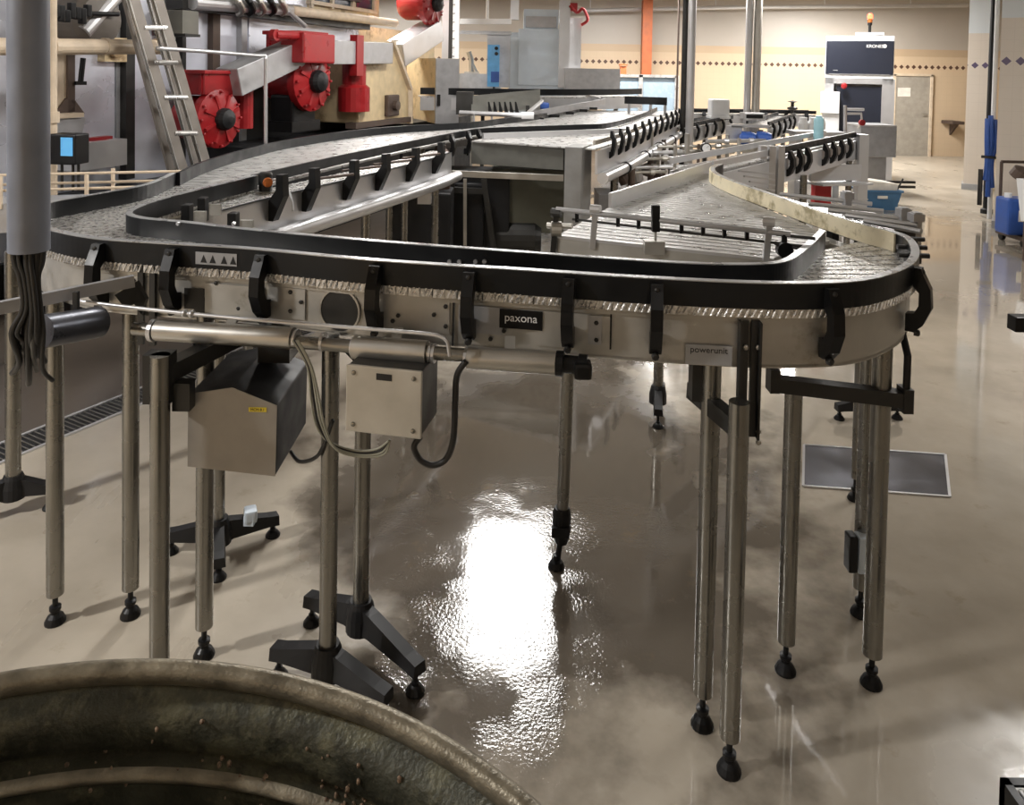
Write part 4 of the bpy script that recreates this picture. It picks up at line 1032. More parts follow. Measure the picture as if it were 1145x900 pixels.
# ladder
LT = [(142, -8), (182, -8), (205, 190), (234, 190)]
def lad(px, py, o=1.0): return FP(px, py, o)
t = thing('ladder', 'aluminium extension ladder leaning against the washer', 'ladder', lad(215, 190))
def railp(a, b, name='ladder_rail', o=1.0, m='ladder_rail'):
    bm = B(); p, q = lad(*a, o), lad(*b, o)
    bar(bm, p, q, .028, .10, bev=.002); r_ = obj(name, bm, m, t)
    bm = B(); a_, b2_ = frame_of(q - p); e_ = b2_ if b2_.dot(fn) > 0 else -b2_
    for sx in (-1, 1): bar(bm, p + e_ * .052 + a_ * sx * .012, q + e_ * .052 + a_ * sx * .012, .012, .006)
    obj('rail_edge', bm, 'alu', r_)
    return r_
railp((147, -8), (204, 190)); railp((174, -8), (232, 190))
railp((141, -8), (193, 190), o=.86); railp((169, -8), (222, 190), o=.86)
for py, x0, x1 in ((-4, 150, 176), (31, 161, 184), (70, 171, 196), (109, 183, 207), (149, 195, 218)):
    bm = B(); tube(bm, [lad(x0 - 1, py, 1.0), lad(x1 + 1, py, 1.0)], .024, 10); obj('rung', bm, 'alu', t)
bm = B()
for a in ((204, 190), (232, 190)):
    p = lad(*a); tube(bm, [p, (p.x, p.y, 0)], .028, 8)
obj('ladder_foot', bm, 'alu', t)
# control box
c = FP(77, 166, .95)
t = thing('control_box', 'small black control box with a lit blue screen beside the cream standpipe', 'control box', c)
bm = B(); a = FP(62, 166, .95); b_ = FP(90, 166, .95); W_ = (b_ - a).length; hh = 34 / 850 * c.y
box(bm, c, (W_, .16, hh), rot=Matrix.Rotation(-.1, 3, 'Z'), bev=.012); obj('case', bm, 'black', t)
bm = B(); box(bm, c + V((W_ * .17, -.085, hh * .1)), (W_ * .42, .012, hh * .6), rot=Matrix.Rotation(-.1, 3, 'Z')); obj('screen', bm, 'screen', t)
bm = B()
for dx in (-.05, .03, .07): tube(bm, [c + V((dx, 0, -hh / 2)), c + V((dx, 0, -hh / 2 - .2))], .01, 8)
obj('cable_tail', bm, 'cable', t)
bm = B(); p = FP(58, 166, .75); bar(bm, (p.x, p.y, c.z), c, .05, .05); obj('bracket', bm, 'steel_dark', t)

# red bevel gearboxes on the grey square shaft beam
AX = (fn * .9 - fd * .1 + V((0, 0, 0)))
AX = V((.93, -.36, 0)).normalized()      # axis of the covers: toward the aisle and the viewer
def gearbox(c, R, label, top=True, name='bevel_gearbox'):
    t = thing(name, label, 'gearbox', c, 'red gearboxes')
    s = V((-AX.y, AX.x, 0))
    bm = B(); lathe(bm, c - AX * R * 1.5, [(R * .62, 0), (R * .72, R * .2), (R * .72, R * 1.1), (R * .95, R * 1.2), (R * .95, R * 1.45), (R * .8, R * 1.5), (R * .55, R * 1.58), (0, R * 1.58)], 28, axis=AX); o = obj('housing', bm, 'red', t, smooth=True); auto_smooth(o, 30)
    for k in range(12):
        bm = B(); a = 2 * pi * k / 12; q = c + (s * cos(a) + V((0, 0, 1)) * sin(a)) * R * .87; lathe(bm, q, [(R * .045, -.02), (R * .045, .02), (0, .025)], 6, axis=AX); obj('flange_bolt', bm, 'red', t)
    bm = B()
    for k in range(8):
        a = 2 * pi * (k + .5) / 8; d = s * cos(a) + V((0, 0, 1)) * sin(a)
        bar(bm, c + d * R * .35 + AX * .02, c + d * R * .8 + AX * .02, R * .08, R * .10)
    obj('cover_rib', bm, 'red', t)
    bm = B(); lathe(bm, c, [(R * .36, 0), (R * .36, R * .22), (R * .3, R * .34), (R * .1, R * .42), (0, R * .43)], 20, axis=AX); obj('hub_cap', bm, 'iron', t)
    if top:
        bm = B(); rot = Matrix((s, AX, V((0, 0, 1)))).transposed()
        box(bm, c - AX * R * .7 + V((0, 0, R * 1.15)), (R * 1.3, R * 1.3, R * .75), rot=rot, bev=R * .05)
        box(bm, c - AX * R * .7 + V((0, 0, R * 1.5)), (R * 1.45, R * 1.45, R * .12), rot=rot, bev=R * .02)
        obj('input_case', bm, 'red', t)
        for sx in (-1, 1):
            for sy in (-.5, .5): bm = B(); box(bm, c - AX * R * (.7 + sy) + s * sx * R * .66 + V((0, 0, R * 1.15)), (R * .06, R * .1, R * .7), rot=rot); obj('case_rib', bm, 'red', t)
    return t
g1 = FP(247, 133, .75); g2 = FP(351, 91, .85); g3 = FP(485, 4, .7)
gearbox(g1, .30, 'red gearbox with dark hub cap just right of the ladder, lowest of the three')
gearbox(g2, .36, 'largest red gearbox with dark hub cap at the middle of the grey shaft beam')
gearbox(g3, .36, 'red gearbox highest up, at the top end of the rising grey beam', top=True)
bm = B(); tube(bm, [FP(307, 39, .9), FP(346, 40, .9)], .05, 12); lathe(bm, FP(307, 39, .9), [(.06, -.03), (.06, .03)], 14, axis=AX); box(bm, FP(345, 54, .85), (.62, .3, .33), rot=FR3, bev=.02); tag(obj('shaft_coupling', bm, 'red'), 'red coupling with an eye on top of the largest gearbox', 'coupling')
bm = B(); bar(bm, FP(256, 92, .72), FP(333, 57, .72), .26, .28, bev=.01)
tag(obj('shaft_beam', bm, 'steel_grey'), 'grey square beam sloping up from the lowest red gearbox to the largest one', 'beam', 'grey square shaft beams')
bm = B(); bar(bm, FP(362, 58.5, .8), FP(430, 59.5, .8), .26, .28, bev=.01)
tag(obj('shaft_beam', bm, 'steel_grey'), 'short level grey square beam right of the largest red gearbox', 'beam', 'grey square shaft beams')
bm = B(); bar(bm, FP(440, 62, .55), FP(484, 34, .55), .34, .34, bev=.01)
tag(obj('shaft_beam', bm, 'steel_light'), 'grey square beam rising steeply to the highest red gearbox', 'beam', 'grey square shaft beams')
bm = B(); q = FP(396, 90, .75); lathe(bm, V((q.x, q.y, 1.4)), [(.2, 0), (.2, .3), (.15, .34), (.15, .62), (.08, .66), (0, .66)], 20); box(bm, FP(399, 62, .9), (.16, .1, .5), rot=FR3); tag(obj('red_shaft_guard', bm, 'red'), 'red upright shaft guard beside the cream casting', 'guard')
bm = B(); q = FP(272, 108, .55); lathe(bm, V((q.x, q.y, 1.3)), [(.1, 0), (.1, .5), (.06, .55), (0, .55)], 16); tag(obj('red_spindle', bm, 'red'), 'thin red spindle housing under the sloping grey beam', 'spindle')
bm = B(); box(bm, FP(328, 125, .6), (.45, .3, .4), rot=FR3, bev=.03); box(bm, FP(328, 140, .6), (.55, .35, .12), rot=FR3); tag(obj('black_motor', bm, 'black'), 'black motor block under the largest red gearbox', 'motor')
# cream casting and switch cabinet
t = thing('gear_casting', 'cream painted gear casting with a sloping right edge beside the switch cabinet', 'casting', FP(430, 140, .8))
bm = B(); prism(bm, [FP(400, 138, .8), FP(458, 138, .8), FP(461, 108, .8), FP(444, 66, .8), (FP(438, 46, .8)), FP(404, 46, .8), FP(400, 50, .8)], -fn * .8); bmesh.ops.bevel(bm, geom=bm.edges[:], offset=.015, segments=2, affect='EDGES'); obj('casting_body', bm, 'cream', t)
bm = B(); bar(bm, FP(439, 46, .83), FP(459, 100, .83), .06, .05); bar(bm, FP(459, 100, .83), FP(459, 138, .83), .06, .05); obj('edge_flange', bm, 'pipe_cream', t)
bm = B(); fbox(bm, 434, 106, 447, 130, .8, .86, bev=.02); lathe(bm, FP(441, 118, .86), [(.07, 0), (.07, .06), (0, .07)], 12, axis=fn); obj('bearing_cap', bm, 'brown', t)
bm = B(); fbox(bm, 398, 134, 462, 140, .7, .85); obj('casting_foot', bm, 'brown', t)
c0, c1 = FP(455, 100, .9), FP(487, 100, .9)
t = thing('switch_cabinet', 'switch cabinet with a cream side and grey door next to the cream casting', 'cabinet', c1)
p0 = Yp(487, 65, 11.4); p1 = Yp(513, 66, 11.55); pb_ = Yp(455, 64, 12.6)
zt, zb = p0.z, Yp(487, 138, 11.4).z
bm = B(); prism(bm, [V((p0.x, p0.y, zb)), V((p1.x, p1.y, zb)), V((pb_.x + p1.x - p0.x, pb_.y + .15, zb)), V((pb_.x, pb_.y, zb))], (0, 0, zt - zb)); obj('cabinet_body', bm, 'cream', t)
bm = B(); d = (p1 - p0); d.z = 0; L_ = d.length; d.normalize(); nn_ = V((d.y, -d.x, 0))
box(bm, (p0 + p1) / 2 + nn_ * .015 - V((0, 0, (zt - zb) / 2)), (L_, .04, zt - zb), rz=atan2(d.y, d.x), bev=.006); o = obj('cabinet_door', bm, 'steel_grey', t)
bm = B(); q = Yp(490.5, 112, 11.36); box(bm, q, (.05, .02, .17)); obj('door_handle', bm, 'black', o)
bm = B(); box(bm, V((p0.x + .1, p0.y + .5, zb / 2)), (.3, .6, zb)); obj('cabinet_plinth', bm, 'steel_dark', t)
bm = B(); tube(bm, cat([FP(176, 54, 1.15), FP(230, 57.5, 1.15), FP(285, 62, 1.15), FP(295, 62.5, 1.15), FP(297, 66, 1.15), FP(297, 100, 1.15), FP(297, 170, 1.15)], 4), .018, 10)
tag(obj('bent_rail', bm, 'steel_light', None, smooth=True), 'bent tubular handrail in front of the lowest red gearbox', 'handrail')
# dark base run behind the conveyors
bm = B(); c = FP(330, 170, .5)
for s0, s1, z1 in ((.5, 2.6, .85), (2.7, 5.9, 1.1), (6.0, 8.6, 1.15)): wallrun(bm, s0, s1, 0, z1, .1, .75)
tag(obj('gear_plinth', bm, 'iron'), 'dark low plinth under the red gearboxes', 'plinth')

# ============================ middle background
t = thing('far_conveyor', 'high far conveyor with a black curved rail in front of the pale blue cabinet', 'conveyor', (.3, 11.8, 0))
FC = cat([Yp(470, 97, 11.4), Yp(540, 98.5, 11.6), Yp(620, 101.5, 12.0), Yp(680, 105, 12.8), Yp(716, 108, 13.6)], 8)
for p in FC: p.z = 0
zf = Yp(560, 99, 11.7).z
bm = B(); ribbon(bm, FC, zf - .10, zf, 0, .03); obj('guide_rail', bm, 'rail', t)
sF = sgn(FC, (0, 0, 0))
bm = B(); plates(bm, offset(FC, -sF * .5), FC, zf - .13, .02, pitch=.08, gap=.01, knuckle=False); obj('belt', bm, 'belt', t)
bm = B(); ribbon(bm, FC, zf - .34, zf - .15, 0, .02); obj('side_sheet', bm, 'steel_light', t)
for px in (550, 575, 590):
    p, td, n = onpath(px, 108, FC); n = n if n.y < 0 else -n
    bracket(t, p, td, n, top=zf - .05, w=.06, drop=.3, knob=False)
for f in (.1, .5, .9):
    q = resample(offset(FC, -sF * .25), 101)[int(f * 100)]; leg(t, q.x, q.y, zf - .2, r=.04)
t = thing('curve_rail', 'black far rail piece curving toward the row of hooked brackets', 'rail', Yp(740, 115, 13.2))
RC = cat([Yp(699, 107.5, 12.2), Yp(716, 111, 12.1), Yp(735, 114, 12.0), Yp(746, 116, 11.9)], 6)
zr_ = RC[0].z
for p in RC: p.z = 0
bm = B(); ribbon(bm, RC, zr_ - .12, zr_, 0, .03); obj('rail_strip', bm, 'rail', t)
bm = B()
for f in (.1, .6, .95):
    q = resample(RC, 21)[int(f * 20)]; box(bm, (q.x, q.y, (zr_ - .1) / 2), (.04, .04, zr_ - .1))
obj('rail_post', bm, 'steel_light', t)
t = thing('tilted_guard', 'tilted grey sheet guard behind the accumulation conveyor', 'guard', Yp(565, 125, 9.9))
bm = B(); prism(bm, [Yp(527, 107, 10.2), Yp(604, 100, 10.6), Yp(604, 122, 10.3), Yp(527, 126, 9.9)], (0, .02, 0)); obj('guard_sheet', bm, 'sheet_olive', t)
bm = B(); box(bm, Yp(520, 115, 10.2), (.22, .3, .3)); obj('end_case', bm, 'steel_dark', t)
bm = B()
for px in (540, 590): 
    q = Yp(px, 118, 10.25); box(bm, (q.x, q.y, q.z / 2), (.05, .05, q.z))
obj('guard_post', bm, 'steel_dark', t)
for k in range(6):
    bm = B(); q = Yp(548 + k * 6, 118, 10.0); prism(bm, [q + V((-.02, 0, -.09)), q + V((.03, 0, -.09)), q + V((-.01, 0, .05)), q + V((-.03, 0, .05))], (0, .02, 0)); obj('guard_slot', bm, 'black', t)
bm = B(); tube(bm, [Yp(514, 126, 9.6), Yp(586, 129, 9.4)], .03, 12); lathe(bm, Yp(586, 129, 9.4), [(.045, -.03), (.045, .12)], 12, axis=(1, 0, 0)); tube(bm, [Yp(588, 128, 9.4), Yp(606, 113, 9.8)], .025, 10)
for px in (530, 550, 565): tube(bm, [Yp(px, 127, 9.5), Yp(px, 140, 9.5)], .012, 8)
tag(obj('bright_pole', bm, 'steel_light'), 'bright chromed pole with a slanting arm before the tilted grey guard', 'pole')
bm = B(); bar(bm, Yp(566, 133, 9.6), Yp(676, 113.5, 12.4), .03, .09); bar(bm, Yp(655, 108, 12.6), Yp(672, 113, 12.4), .03, .09)
o = obj('dividing_rail', bm, 'steel_grey'); tag(o, 'grey dividing rail with black stubs slanting across the far deck', 'rail')
for f in (.12, .25, .4, .55, .7, .82):
    q = Yp(566, 133, 9.6).lerp(Yp(676, 113.5, 12.4), f); bm = B(); box(bm, q + V((.05, 0, -.07)), (.12, .04, .04)); obj('rail_stub', bm, 'black', o)
bm = B(); box(bm, Yp(602, 118, 10.8), (.3, .2, .09), bev=.02); tag(obj('blue_drive', bm, 'blue'), 'small blue drive between the far rails', 'drive')

# pale blue cabinet
Yc = 15.4
def ybox(bm, px0, py0, px1, py1, y, dep, bev=0.0):
    a, b_ = Yp(px0, py0, y), Yp(px1, py1, y)
    return box(bm, ((a.x + b_.x) / 2, y + dep / 2, (a.z + b_.z) / 2), (abs(b_.x - a.x), dep, abs(a.z - b_.z)), bev=bev)
t = thing('pale_cabinet', 'tall pale blue machine cabinet with a dark grille strip near its top', 'cabinet', Yp(605, 110, Yc))
a, b_ = Yp(570, 30, Yc), Yp(636, 30, Yc); zt = Yp(603, 9, Yc).z
bm = B(); box(bm, ((a.x + b_.x) / 2, Yc + .5, zt / 2 - .25), (b_.x - a.x, 1.0, zt - .5), bev=.01); ybox(bm, 586, 10, 624, 33, Yc + .05, .9); obj('cabinet_body', bm, 'white_blue', t)
bm = B(); ybox(bm, 588, 18, 622, 31, Yc + .02, .05); obj('grille', bm, 'steel_grey', t)
bm = B(); ybox(bm, 580, 32, 625, 96, Yc - .03, .05, .01); obj('cabinet_door', bm, 'white_blue', t)
bm = B(); ybox(bm, 626, 0, 636, 98, Yc - .1, .2); ybox(bm, 571, 0, 580, 22, Yc - .08, .2); ybox(bm, 636, 20, 649, 85, Yc + .1, .3); obj('corner_duct', bm, 'steel_light', t)
bm = B(); tube(bm, cat([Yp(637, 6, Yc - .1), Yp(645, 14, Yc - .1), Yp(652, 10, Yc - .1), Yp(657, 22, Yc - .1), Yp(650, 28, Yc - .1)], 5), .03, 8); box(bm, Yp(641, 8, Yc - .05), (.16, .1, .16)); obj('red_cable_head', bm, 'red', t)
bm = B(); box(bm, Yp(661, 96, Yc - .0), (1.1, .5, .7)); obj('side_box', bm, 'steel_grey', t)
# glazed low cabinet
t = thing('glazed_partition', 'low partition with two pale blue glazed panels before the back wall', 'partition', Yp(716, 110, 17))
g = [Yp(674, 83, 17), Yp(758, 84.5, 17)]; zt = g[0].z; zb = 0
bm = B(); box(bm, ((g[0].x + g[1].x) / 2, 17.1, .45), (g[1].x - g[0].x, .1, .9)); obj('lower_panel', bm, 'steel_light', t)
bm = B()
for px in (676, 716.5, 757): 
    q = Yp(px, 90, 17); box(bm, (q.x, 17.03, zt / 2), (.09, .1, zt))
box(bm, ((g[0].x + g[1].x) / 2, 17.03, zt - .02), (g[1].x - g[0].x, .1, .06)); obj('partition_frame', bm, 'alu', t)
for px0, px1 in ((678.5, 714.5), (718.5, 755)):
    bm = B(); ybox(bm, px0, 86, px1, 125, 17.06, .02); obj('pane', bm, mat('pale_blue_pane', (.30, .38, .45), .25, var=.03), t)
# steel uprights, orange pillar, pipes
def post(px, y, r, m, name, label, cat_, top=None, sq=False, py=60, bot=0):
    q = Yp(px, py, y); top = top or CEIL
    bm = B()
    if sq: box(bm, (q.x, q.y, (top + bot) / 2), (2 * r, 2 * r, top - bot), bev=.004)
    else: tube(bm, [(q.x, q.y, bot), (q.x, q.y, top)], r, 16)
    lathe(bm, (q.x, q.y, bot), [(r * 1.8, 0), (r * 1.8, .02), (r, .022)], 16)
    return tag(obj(name, bm, m), label, cat_)
post(722.5, 18.2, .115, 'orange', 'painted_pillar', 'orange painted steel pillar against the back wall', 'pillar', sq=True)
bm = B(); q = Yp(697, 76, 17.0); box(bm, (q.x, 17.05, zt + .1), (.14, .1, .18)); lathe(bm, (q.x, 17.05, zt + .2), [(.1, 0), (.1, .03), (0, .05)], 10); tag(obj('orange_valve', bm, 'orange'), 'small orange valve head on top of the glazed partition', 'valve')
post(773, 11.0, .058, 'steel_light', 'steel_post', 'bright round steel post rising to the ceiling behind the cross conveyor', 'post')
post(766, 11.3, .05, 'steel_dark', 'steel_post', 'dark steel post just left of the bright round post', 'post')
post(837, 13.2, .06, 'steel_light', 'riser_pipe', 'left one of the two slim riser pipes before the back wall', 'pipe')
post(846.5, 13.2, .07, 'steel', 'riser_pipe', 'right one of the two slim riser pipes before the back wall', 'pipe')
post(758, 15.2, .02, 'brown', 'thin_pipe', 'thin brown pipe left of the dark steel post', 'pipe')
for px, m, lab in ((498, 'steel_light', 'white steel post farthest left beside the highest red gearbox'), (505, 'steel_dark', 'dark steel post between two white posts near the highest red gearbox'), (509.5, 'white', 'white steel post right of the dark post by the switch cabinet')):
    post(px, 13.6, .06, m, 'gantry_post', lab, 'post', sq=True)
bm = B(); a, b_ = Yp(512, 24, 14.2), Yp(572, 24, 14.2); bar(bm, a, b_, .08, .1); q = Yp(545, 10, 14.2); tube(bm, [(q.x, 14.2, a.z), (q.x, 14.2, CEIL)], .025, 8); tag(obj('gantry_beam', bm, 'white'), 'white horizontal beam left of the pale blue cabinet', 'beam')
bm = B(); q = [Yp(512, 36, 15.0), Yp(572, 36, 15.0)]; box(bm, ((q[0].x + q[1].x) / 2, 15.0, q[0].z), (q[1].x - q[0].x, .06, .07)); ybox(bm, 545, 36, 570, 98, 15.02, .03); ybox(bm, 512, 82, 560, 100, 15.0, .04); tag(obj('screen_frame', bm, 'plate_grey'), 'grey screen panel behind the tall light blue sign', 'screen')
t = thing('blue_sign', 'narrow light blue vertical sign strip left of the pale cabinet', 'sign', Yp(552, 75, 14.6))
bm = B(); ybox(bm, 545.5, 50, 558, 97, 14.6, .03); obj('sign_board', bm, 'blue_label', t)
bm = B(); 
for py in (54, 60): lathe(bm, Yp(555, py, 14.59), [(.035, 0), (.035, -.004), (0, -.004)], 12, axis=(0, 1, 0))
obj('sign_dots', bm, 'ink', t)
bm = B(); ybox(bm, 549, 80, 558, 92, 14.59, .01); obj('sign_patch', bm, 'blue', t)
bm = B(); ybox(bm, 551, 97, 553, 128, 14.62, .03); obj('sign_post', bm, 'steel_dark', t)
bm = B(); tube(bm, [Yp(527, 80, 15.3), Yp(527, 66, 15.3), Yp(524, 58, 15.3)], .05, 8); tube(bm, [Yp(533, 82, 15.3), Yp(528, 72, 15.3)], .04, 8); ybox(bm, 519, 80, 535, 84, 15.2, .3); q = Yp(527, 84, 15.3); tube(bm, [(q.x, 15.3, 0), (q.x, 15.3, q.z)], .05, 10); tag(obj('hand_valve', bm, 'steel'), 'small upright valve fitting before the cream tiles left of the blue sign', 'valve')

# conveyors along the back wall
def back_conveyor(p, q, z, label, hooks, n_side=1):
    t = thing('back_conveyor', label, 'conveyor', ((p[0] + q[0]) / 2, (p[1] + q[1]) / 2, 0), 'slim conveyors at the back')
    path = resample([V((p[0], p[1], 0)), V((q[0], q[1], 0))], 12); s = sgn(path, (0, 0, 0)) if n_side == 1 else -sgn(path, (0, 0, 0))
    bm = B(); ribbon(bm, path, z - .06, z, 0, s * .03); ribbon(bm, offset(path, -s * .3), z - .06, z, 0, s * .03); obj('guide_rail', bm, 'rail', t)
    bm = B(); plates(bm, offset(path, -s * .3), path, z - .08, .02, pitch=.09, gap=.01, knuckle=False); obj('belt', bm, 'belt', t)
    bm = B(); ribbon(bm, path, z - .3, z - .1, 0, s * .02); obj('side_sheet', bm, 'steel_light', t)
    td = (path[-1] - path[0]).normalized(); n = V((td.y, -td.x, 0)) * s
    for k in range(hooks):
        c = path[0].lerp(path[-1], (k + .5) / hooks); bracket(t, c, td, n, top=z - .02, w=.06, drop=.26, knob=False)
    for f in (.12, .55, .92):
        c = path[0].lerp(path[-1], f) - n * .15; leg(t, c.x, c.y, z - .15, r=.04)
    return t
a, b_ = Yp(775, 122, 14.0), Yp(912, 124.5, 14.2)
back_conveyor((a.x, a.y), (b_.x, b_.y), a.z, 'slim conveyor with a black rail running level before the cream back wall', 6)
a, b_ = Yp(772, 137, 11.2), Yp(818, 131, 13.4)
back_conveyor((a.x, a.y), (b_.x, b_.y), a.z, 'short slim conveyor with black hooks under the white box', 5)
a, b_ = Yp(858, 136, 11.0), Yp(888, 126, 13.8)
back_conveyor((a.x, a.y), (b_.x, b_.y), a.z, 'slim conveyor slanting back between the blue motors and the black machine', 5)
q = Yp(806, 133, 12.6)
t = thing('white_box', 'plain white plastic box standing on a back conveyor', 'box', q)
bm = B(); ybox(bm, 796, 111, 816, 131, 12.6, .28, .03); ybox(bm, 795, 130, 817, 133, 12.58, .32); obj('box_shell', bm, 'white', t)
bm = B(); ybox(bm, 804, 131, 810, 145, 12.7, .1); obj('box_stand', bm, 'steel', t)
# gauge
c = Yp(788.5, 165, 8.6)
t = thing('pressure_gauge', 'round white pressure gauge on a stem behind the combining table', 'gauge', c)
bm = B(); lathe(bm, c, [(.058, 0), (.058, -.05), (.0, -.05)][::-1], 22, axis=(0, 1, 0)); lathe(bm, c, [(.048, -.05), (.06, -.055), (.06, 0)], 22, axis=(0, 1, 0)); obj('gauge_case', bm, 'steel_dark', t)
bm = B(); lathe(bm, c + V((0, -.052, 0)), [(.046, 0), (.0, -.002)], 22, axis=(0, 1, 0)); obj('gauge_face', bm, 'white', t)
bm = B(); bar(bm, c + V((0, -.056, 0)), c + V((.025, -.056, .025)), .004, .002); obj('gauge_needle', bm, 'ink', t)
bm = B(); tube(bm, [c + V((0, .02, -.05)), c + V((0, .02, -.13)), (c.x, c.y + .02, .9)], .018, 10); box(bm, (c.x, c.y + .02, .45), (.1, .1, .9)); obj('gauge_stem', bm, 'steel_dark', t)
# pipework jungle behind the combining table
t = thing('pipe_frame', 'tangle of stainless pipes and posts behind the combining table', 'pipework', (1.8, 8.2, 0))
rr = random.Random(3)
for k, (px, w) in enumerate(((706, .02), (716, .018), (728, .025), (742, .03), (755, .02), (768, .03), (781, .018), (813, .025), (826, .02), (857, .03))):
    y = 8.0 + (k % 4) * .5
    bm = B(); q = Yp(px, 170, y); tube(bm, [(q.x, y, 0), (q.x, y, 1.12 + .08 * (k % 3))], w, 10); obj('pipe_post', bm, 'steel' if k % 3 else 'brown', t)
for k, (x0, x1, py, y) in enumerate(((700, 760, 178, 8.0), (710, 780, 171, 8.4), (735, 830, 164, 8.9), (700, 800, 187, 8.2), (760, 842, 169, 8.6), (790, 860, 158, 9.2), (690, 745, 193, 7.8))):
    bm = B(); tube(bm, [Yp(x0, py, y), Yp(x1, py - 1, y + .3)], .018 + .006 * (k % 2), 10)
    for f in (.3, .7): lathe(bm, Yp(x0, py, y).lerp(Yp(x1, py - 1, y + .3), f), [(.035, -.02), (.035, .03)], 10, axis=(1, .1, 0))
    obj('cross_pipe', bm, 'steel_light' if k % 2 else 'steel', t)
for k, (px, py) in enumerate(((698, 200), (712, 198), (724, 190), (750, 182), (735, 199))):
    bm = B(); c = Yp(px, py, 8.3 + .2 * k); lathe(bm, c, [(.04, -.06), (.07, -.05), (.07, .04), (.03, .08), (.03, .12), (0, .12)], 14, axis=(rr.uniform(-1, 1), rr.uniform(-.5, .5), 1)); obj('valve_body', bm, 'steel_light' if k % 2 else 'brown', t)
bm = B(); q = Yp(730, 205, 8.4); box(bm, (q.x, 8.6, .3), (1.2, .5, .6)); obj('pump_base', bm, 'steel_grey', t)
# blue motors
for px, lab in ((836, 'blue motor on the left of the pair behind the combining table'), (853, 'blue motor on the right of the pair behind the combining table')):
    c = Yp(px, 155, 9.6)
    t = thing('blue_motor', lab, 'motor', c, 'blue motors')
    bm = B(); lathe(bm, c + V((-.1, 0, 0)), [(.05, 0), (.085, .03), (.085, .16), (.07, .2), (.03, .21), (.0, .21)], 20, axis=(.9, -.4, 0)); obj('motor_body', bm, 'blue', t)
    bm = B(); 
    for k in range(10):
        a = 2 * pi * k / 10; box(bm, c + V((-.02, 0, 0)) + V((0.36 * cos(a) * .09, .9 * cos(a) * .09, sin(a) * .09)), (.12, .01, .01))
    obj('cooling_fins', bm, 'blue', t)
    bm = B(); box(bm, (c.x - .02, c.y, (c.z - .08) / 2), (.07, .07, c.z - .08)); obj('motor_pedestal', bm, 'steel', t)
t = thing('filling_head', 'boxy stainless head with a dark slot on a column between the conveyors', 'machine head', Yp(842, 132, 9.9))
bm = B(); ybox(bm, 832, 126, 855, 134, 9.9, .2, .01); ybox(bm, 814, 141, 830, 160, 9.7, .1); ybox(bm, 818, 139, 860, 143, 9.7, .15); obj('head_case', bm, 'steel_light', t)
bm = B(); ybox(bm, 835, 128, 853, 132.5, 9.88, .03); obj('dark_slot', bm, 'black', t)
bm = B(); q = Yp(843, 140, 9.95); box(bm, (q.x, 10.0, q.z / 2), (.12, .12, q.z)); obj('column', bm, 'steel', t)
q = Yp(886, 122, 14.0)
bm = B(); lathe(bm, q + V((0, 0, -.12)), [(.03, 0), (.03, .1), (.09, .12), (.09, .15), (.03, .17), (.03, .24), (.1, .26), (0, .28)], 14); tag(obj('stop_valve', bm, 'steel_dark'), 'small dark hand wheel standing on the back conveyor', 'valve')
# jars / white caps near the pale canister
for k, px in enumerate((898, 909, 917)):
    q = Yp(px, 143, 12.2); bm = B(); lathe(bm, q + V((0, 0, -.03)), [(.075, 0), (.085, .1), (.06, .16), (.06, .2), (0, .2)], 16)
    tag(obj('white_jar', bm, 'white'), ['white jar farthest left of three beside the pale blue canister', 'middle one of three white jars beside the pale blue canister', 'white jar closest to the pale blue canister'][k], 'jar', 'white jars')
q0, q1 = Yp(888, 146, 12.2), Yp(945, 147, 12.2)
bm = B(); box(bm, ((q0.x + q1.x) / 2, 12.35, q0.z - .04), (q1.x - q0.x, .5, .06))
for x in (q0.x + .1, (q0.x + q1.x) / 2, q1.x - .1): box(bm, (x, 12.4, (q0.z - .07) / 2), (.1, .3, q0.z - .07))
tag(obj('side_table', bm, 'steel_light'), 'pale steel table carrying the white jars', 'table')

# inspection machine with the black display
YM = 14.5
t = thing('inspection_machine', 'tall inspection machine with a black upper panel and red beacon near the grey door', 'machine', Yp(960, 200, YM))
a, b_ = Yp(922.5, 60, YM), Yp(999.5, 60, YM); zt = Yp(960, 40, YM).z; zm = Yp(960, 88, YM).z; W_ = b_.x - a.x; cx = (a.x + b_.x) / 2
bm = B(); box(bm, (cx, YM + .5, (zt + zm) / 2), (W_, 1.0, zt - zm), bev=.015); obj('upper_case', bm, 'white', t)
bm = B(); ybox(bm, 924, 45, 998.5, 84, YM - .02, .03, .004); o = obj('display_panel', bm, 'black_panel', t)
bm = B(); ybox(bm, 927, 82.6, 995, 83.4, YM - .03, .01); obj('trim_line', bm, 'steel_light', o)
c = Yp(979, 52, YM - .03); text_mesh('maker_lettering', 'KRONES', .085, 'ink_white', c, (1, 0, 0), (0, 0, 1), o, ext=.002)
bm = B(); lathe(bm, Yp(990, 52, YM - .03), [(.035, 0), (.035, -.004), (.0, -.004)], 16, axis=(0, 1, 0)); obj('maker_emblem', bm, 'ink_white', o)
c = Yp(934.5, 78.3, YM - .03); text_mesh('model_lettering', '\u2013\u2013\u2013', .06, 'ink_white', c, (1, 0, 0), (0, 0, 1), o, ext=.002)
bm = B()
for x in (a.x + .09, b_.x - .09): box(bm, (x, YM + .5, zm / 2), (.18 if x < cx else .24, 1.0, zm))
box(bm, (cx, YM + .9, zm / 2), (W_, .2, zm)); box(bm, (cx, YM + .5, zm - .05), (W_, 1.0, .1)); box(bm, (cx, YM + .5, .35), (W_, 1.0, .7)); obj('lower_case', bm, 'steel_light', t)
bm = B(); ybox(bm, 934, 96, 984, 150, YM + .06, .04); obj('dark_window', bm, 'black_panel', t)
bm = B(); ybox(bm, 925, 103, 946, 128, YM - .3, .3, .01); ybox(bm, 925, 128, 944, 150, YM - .25, .25); obj('side_module', bm, 'white', t)
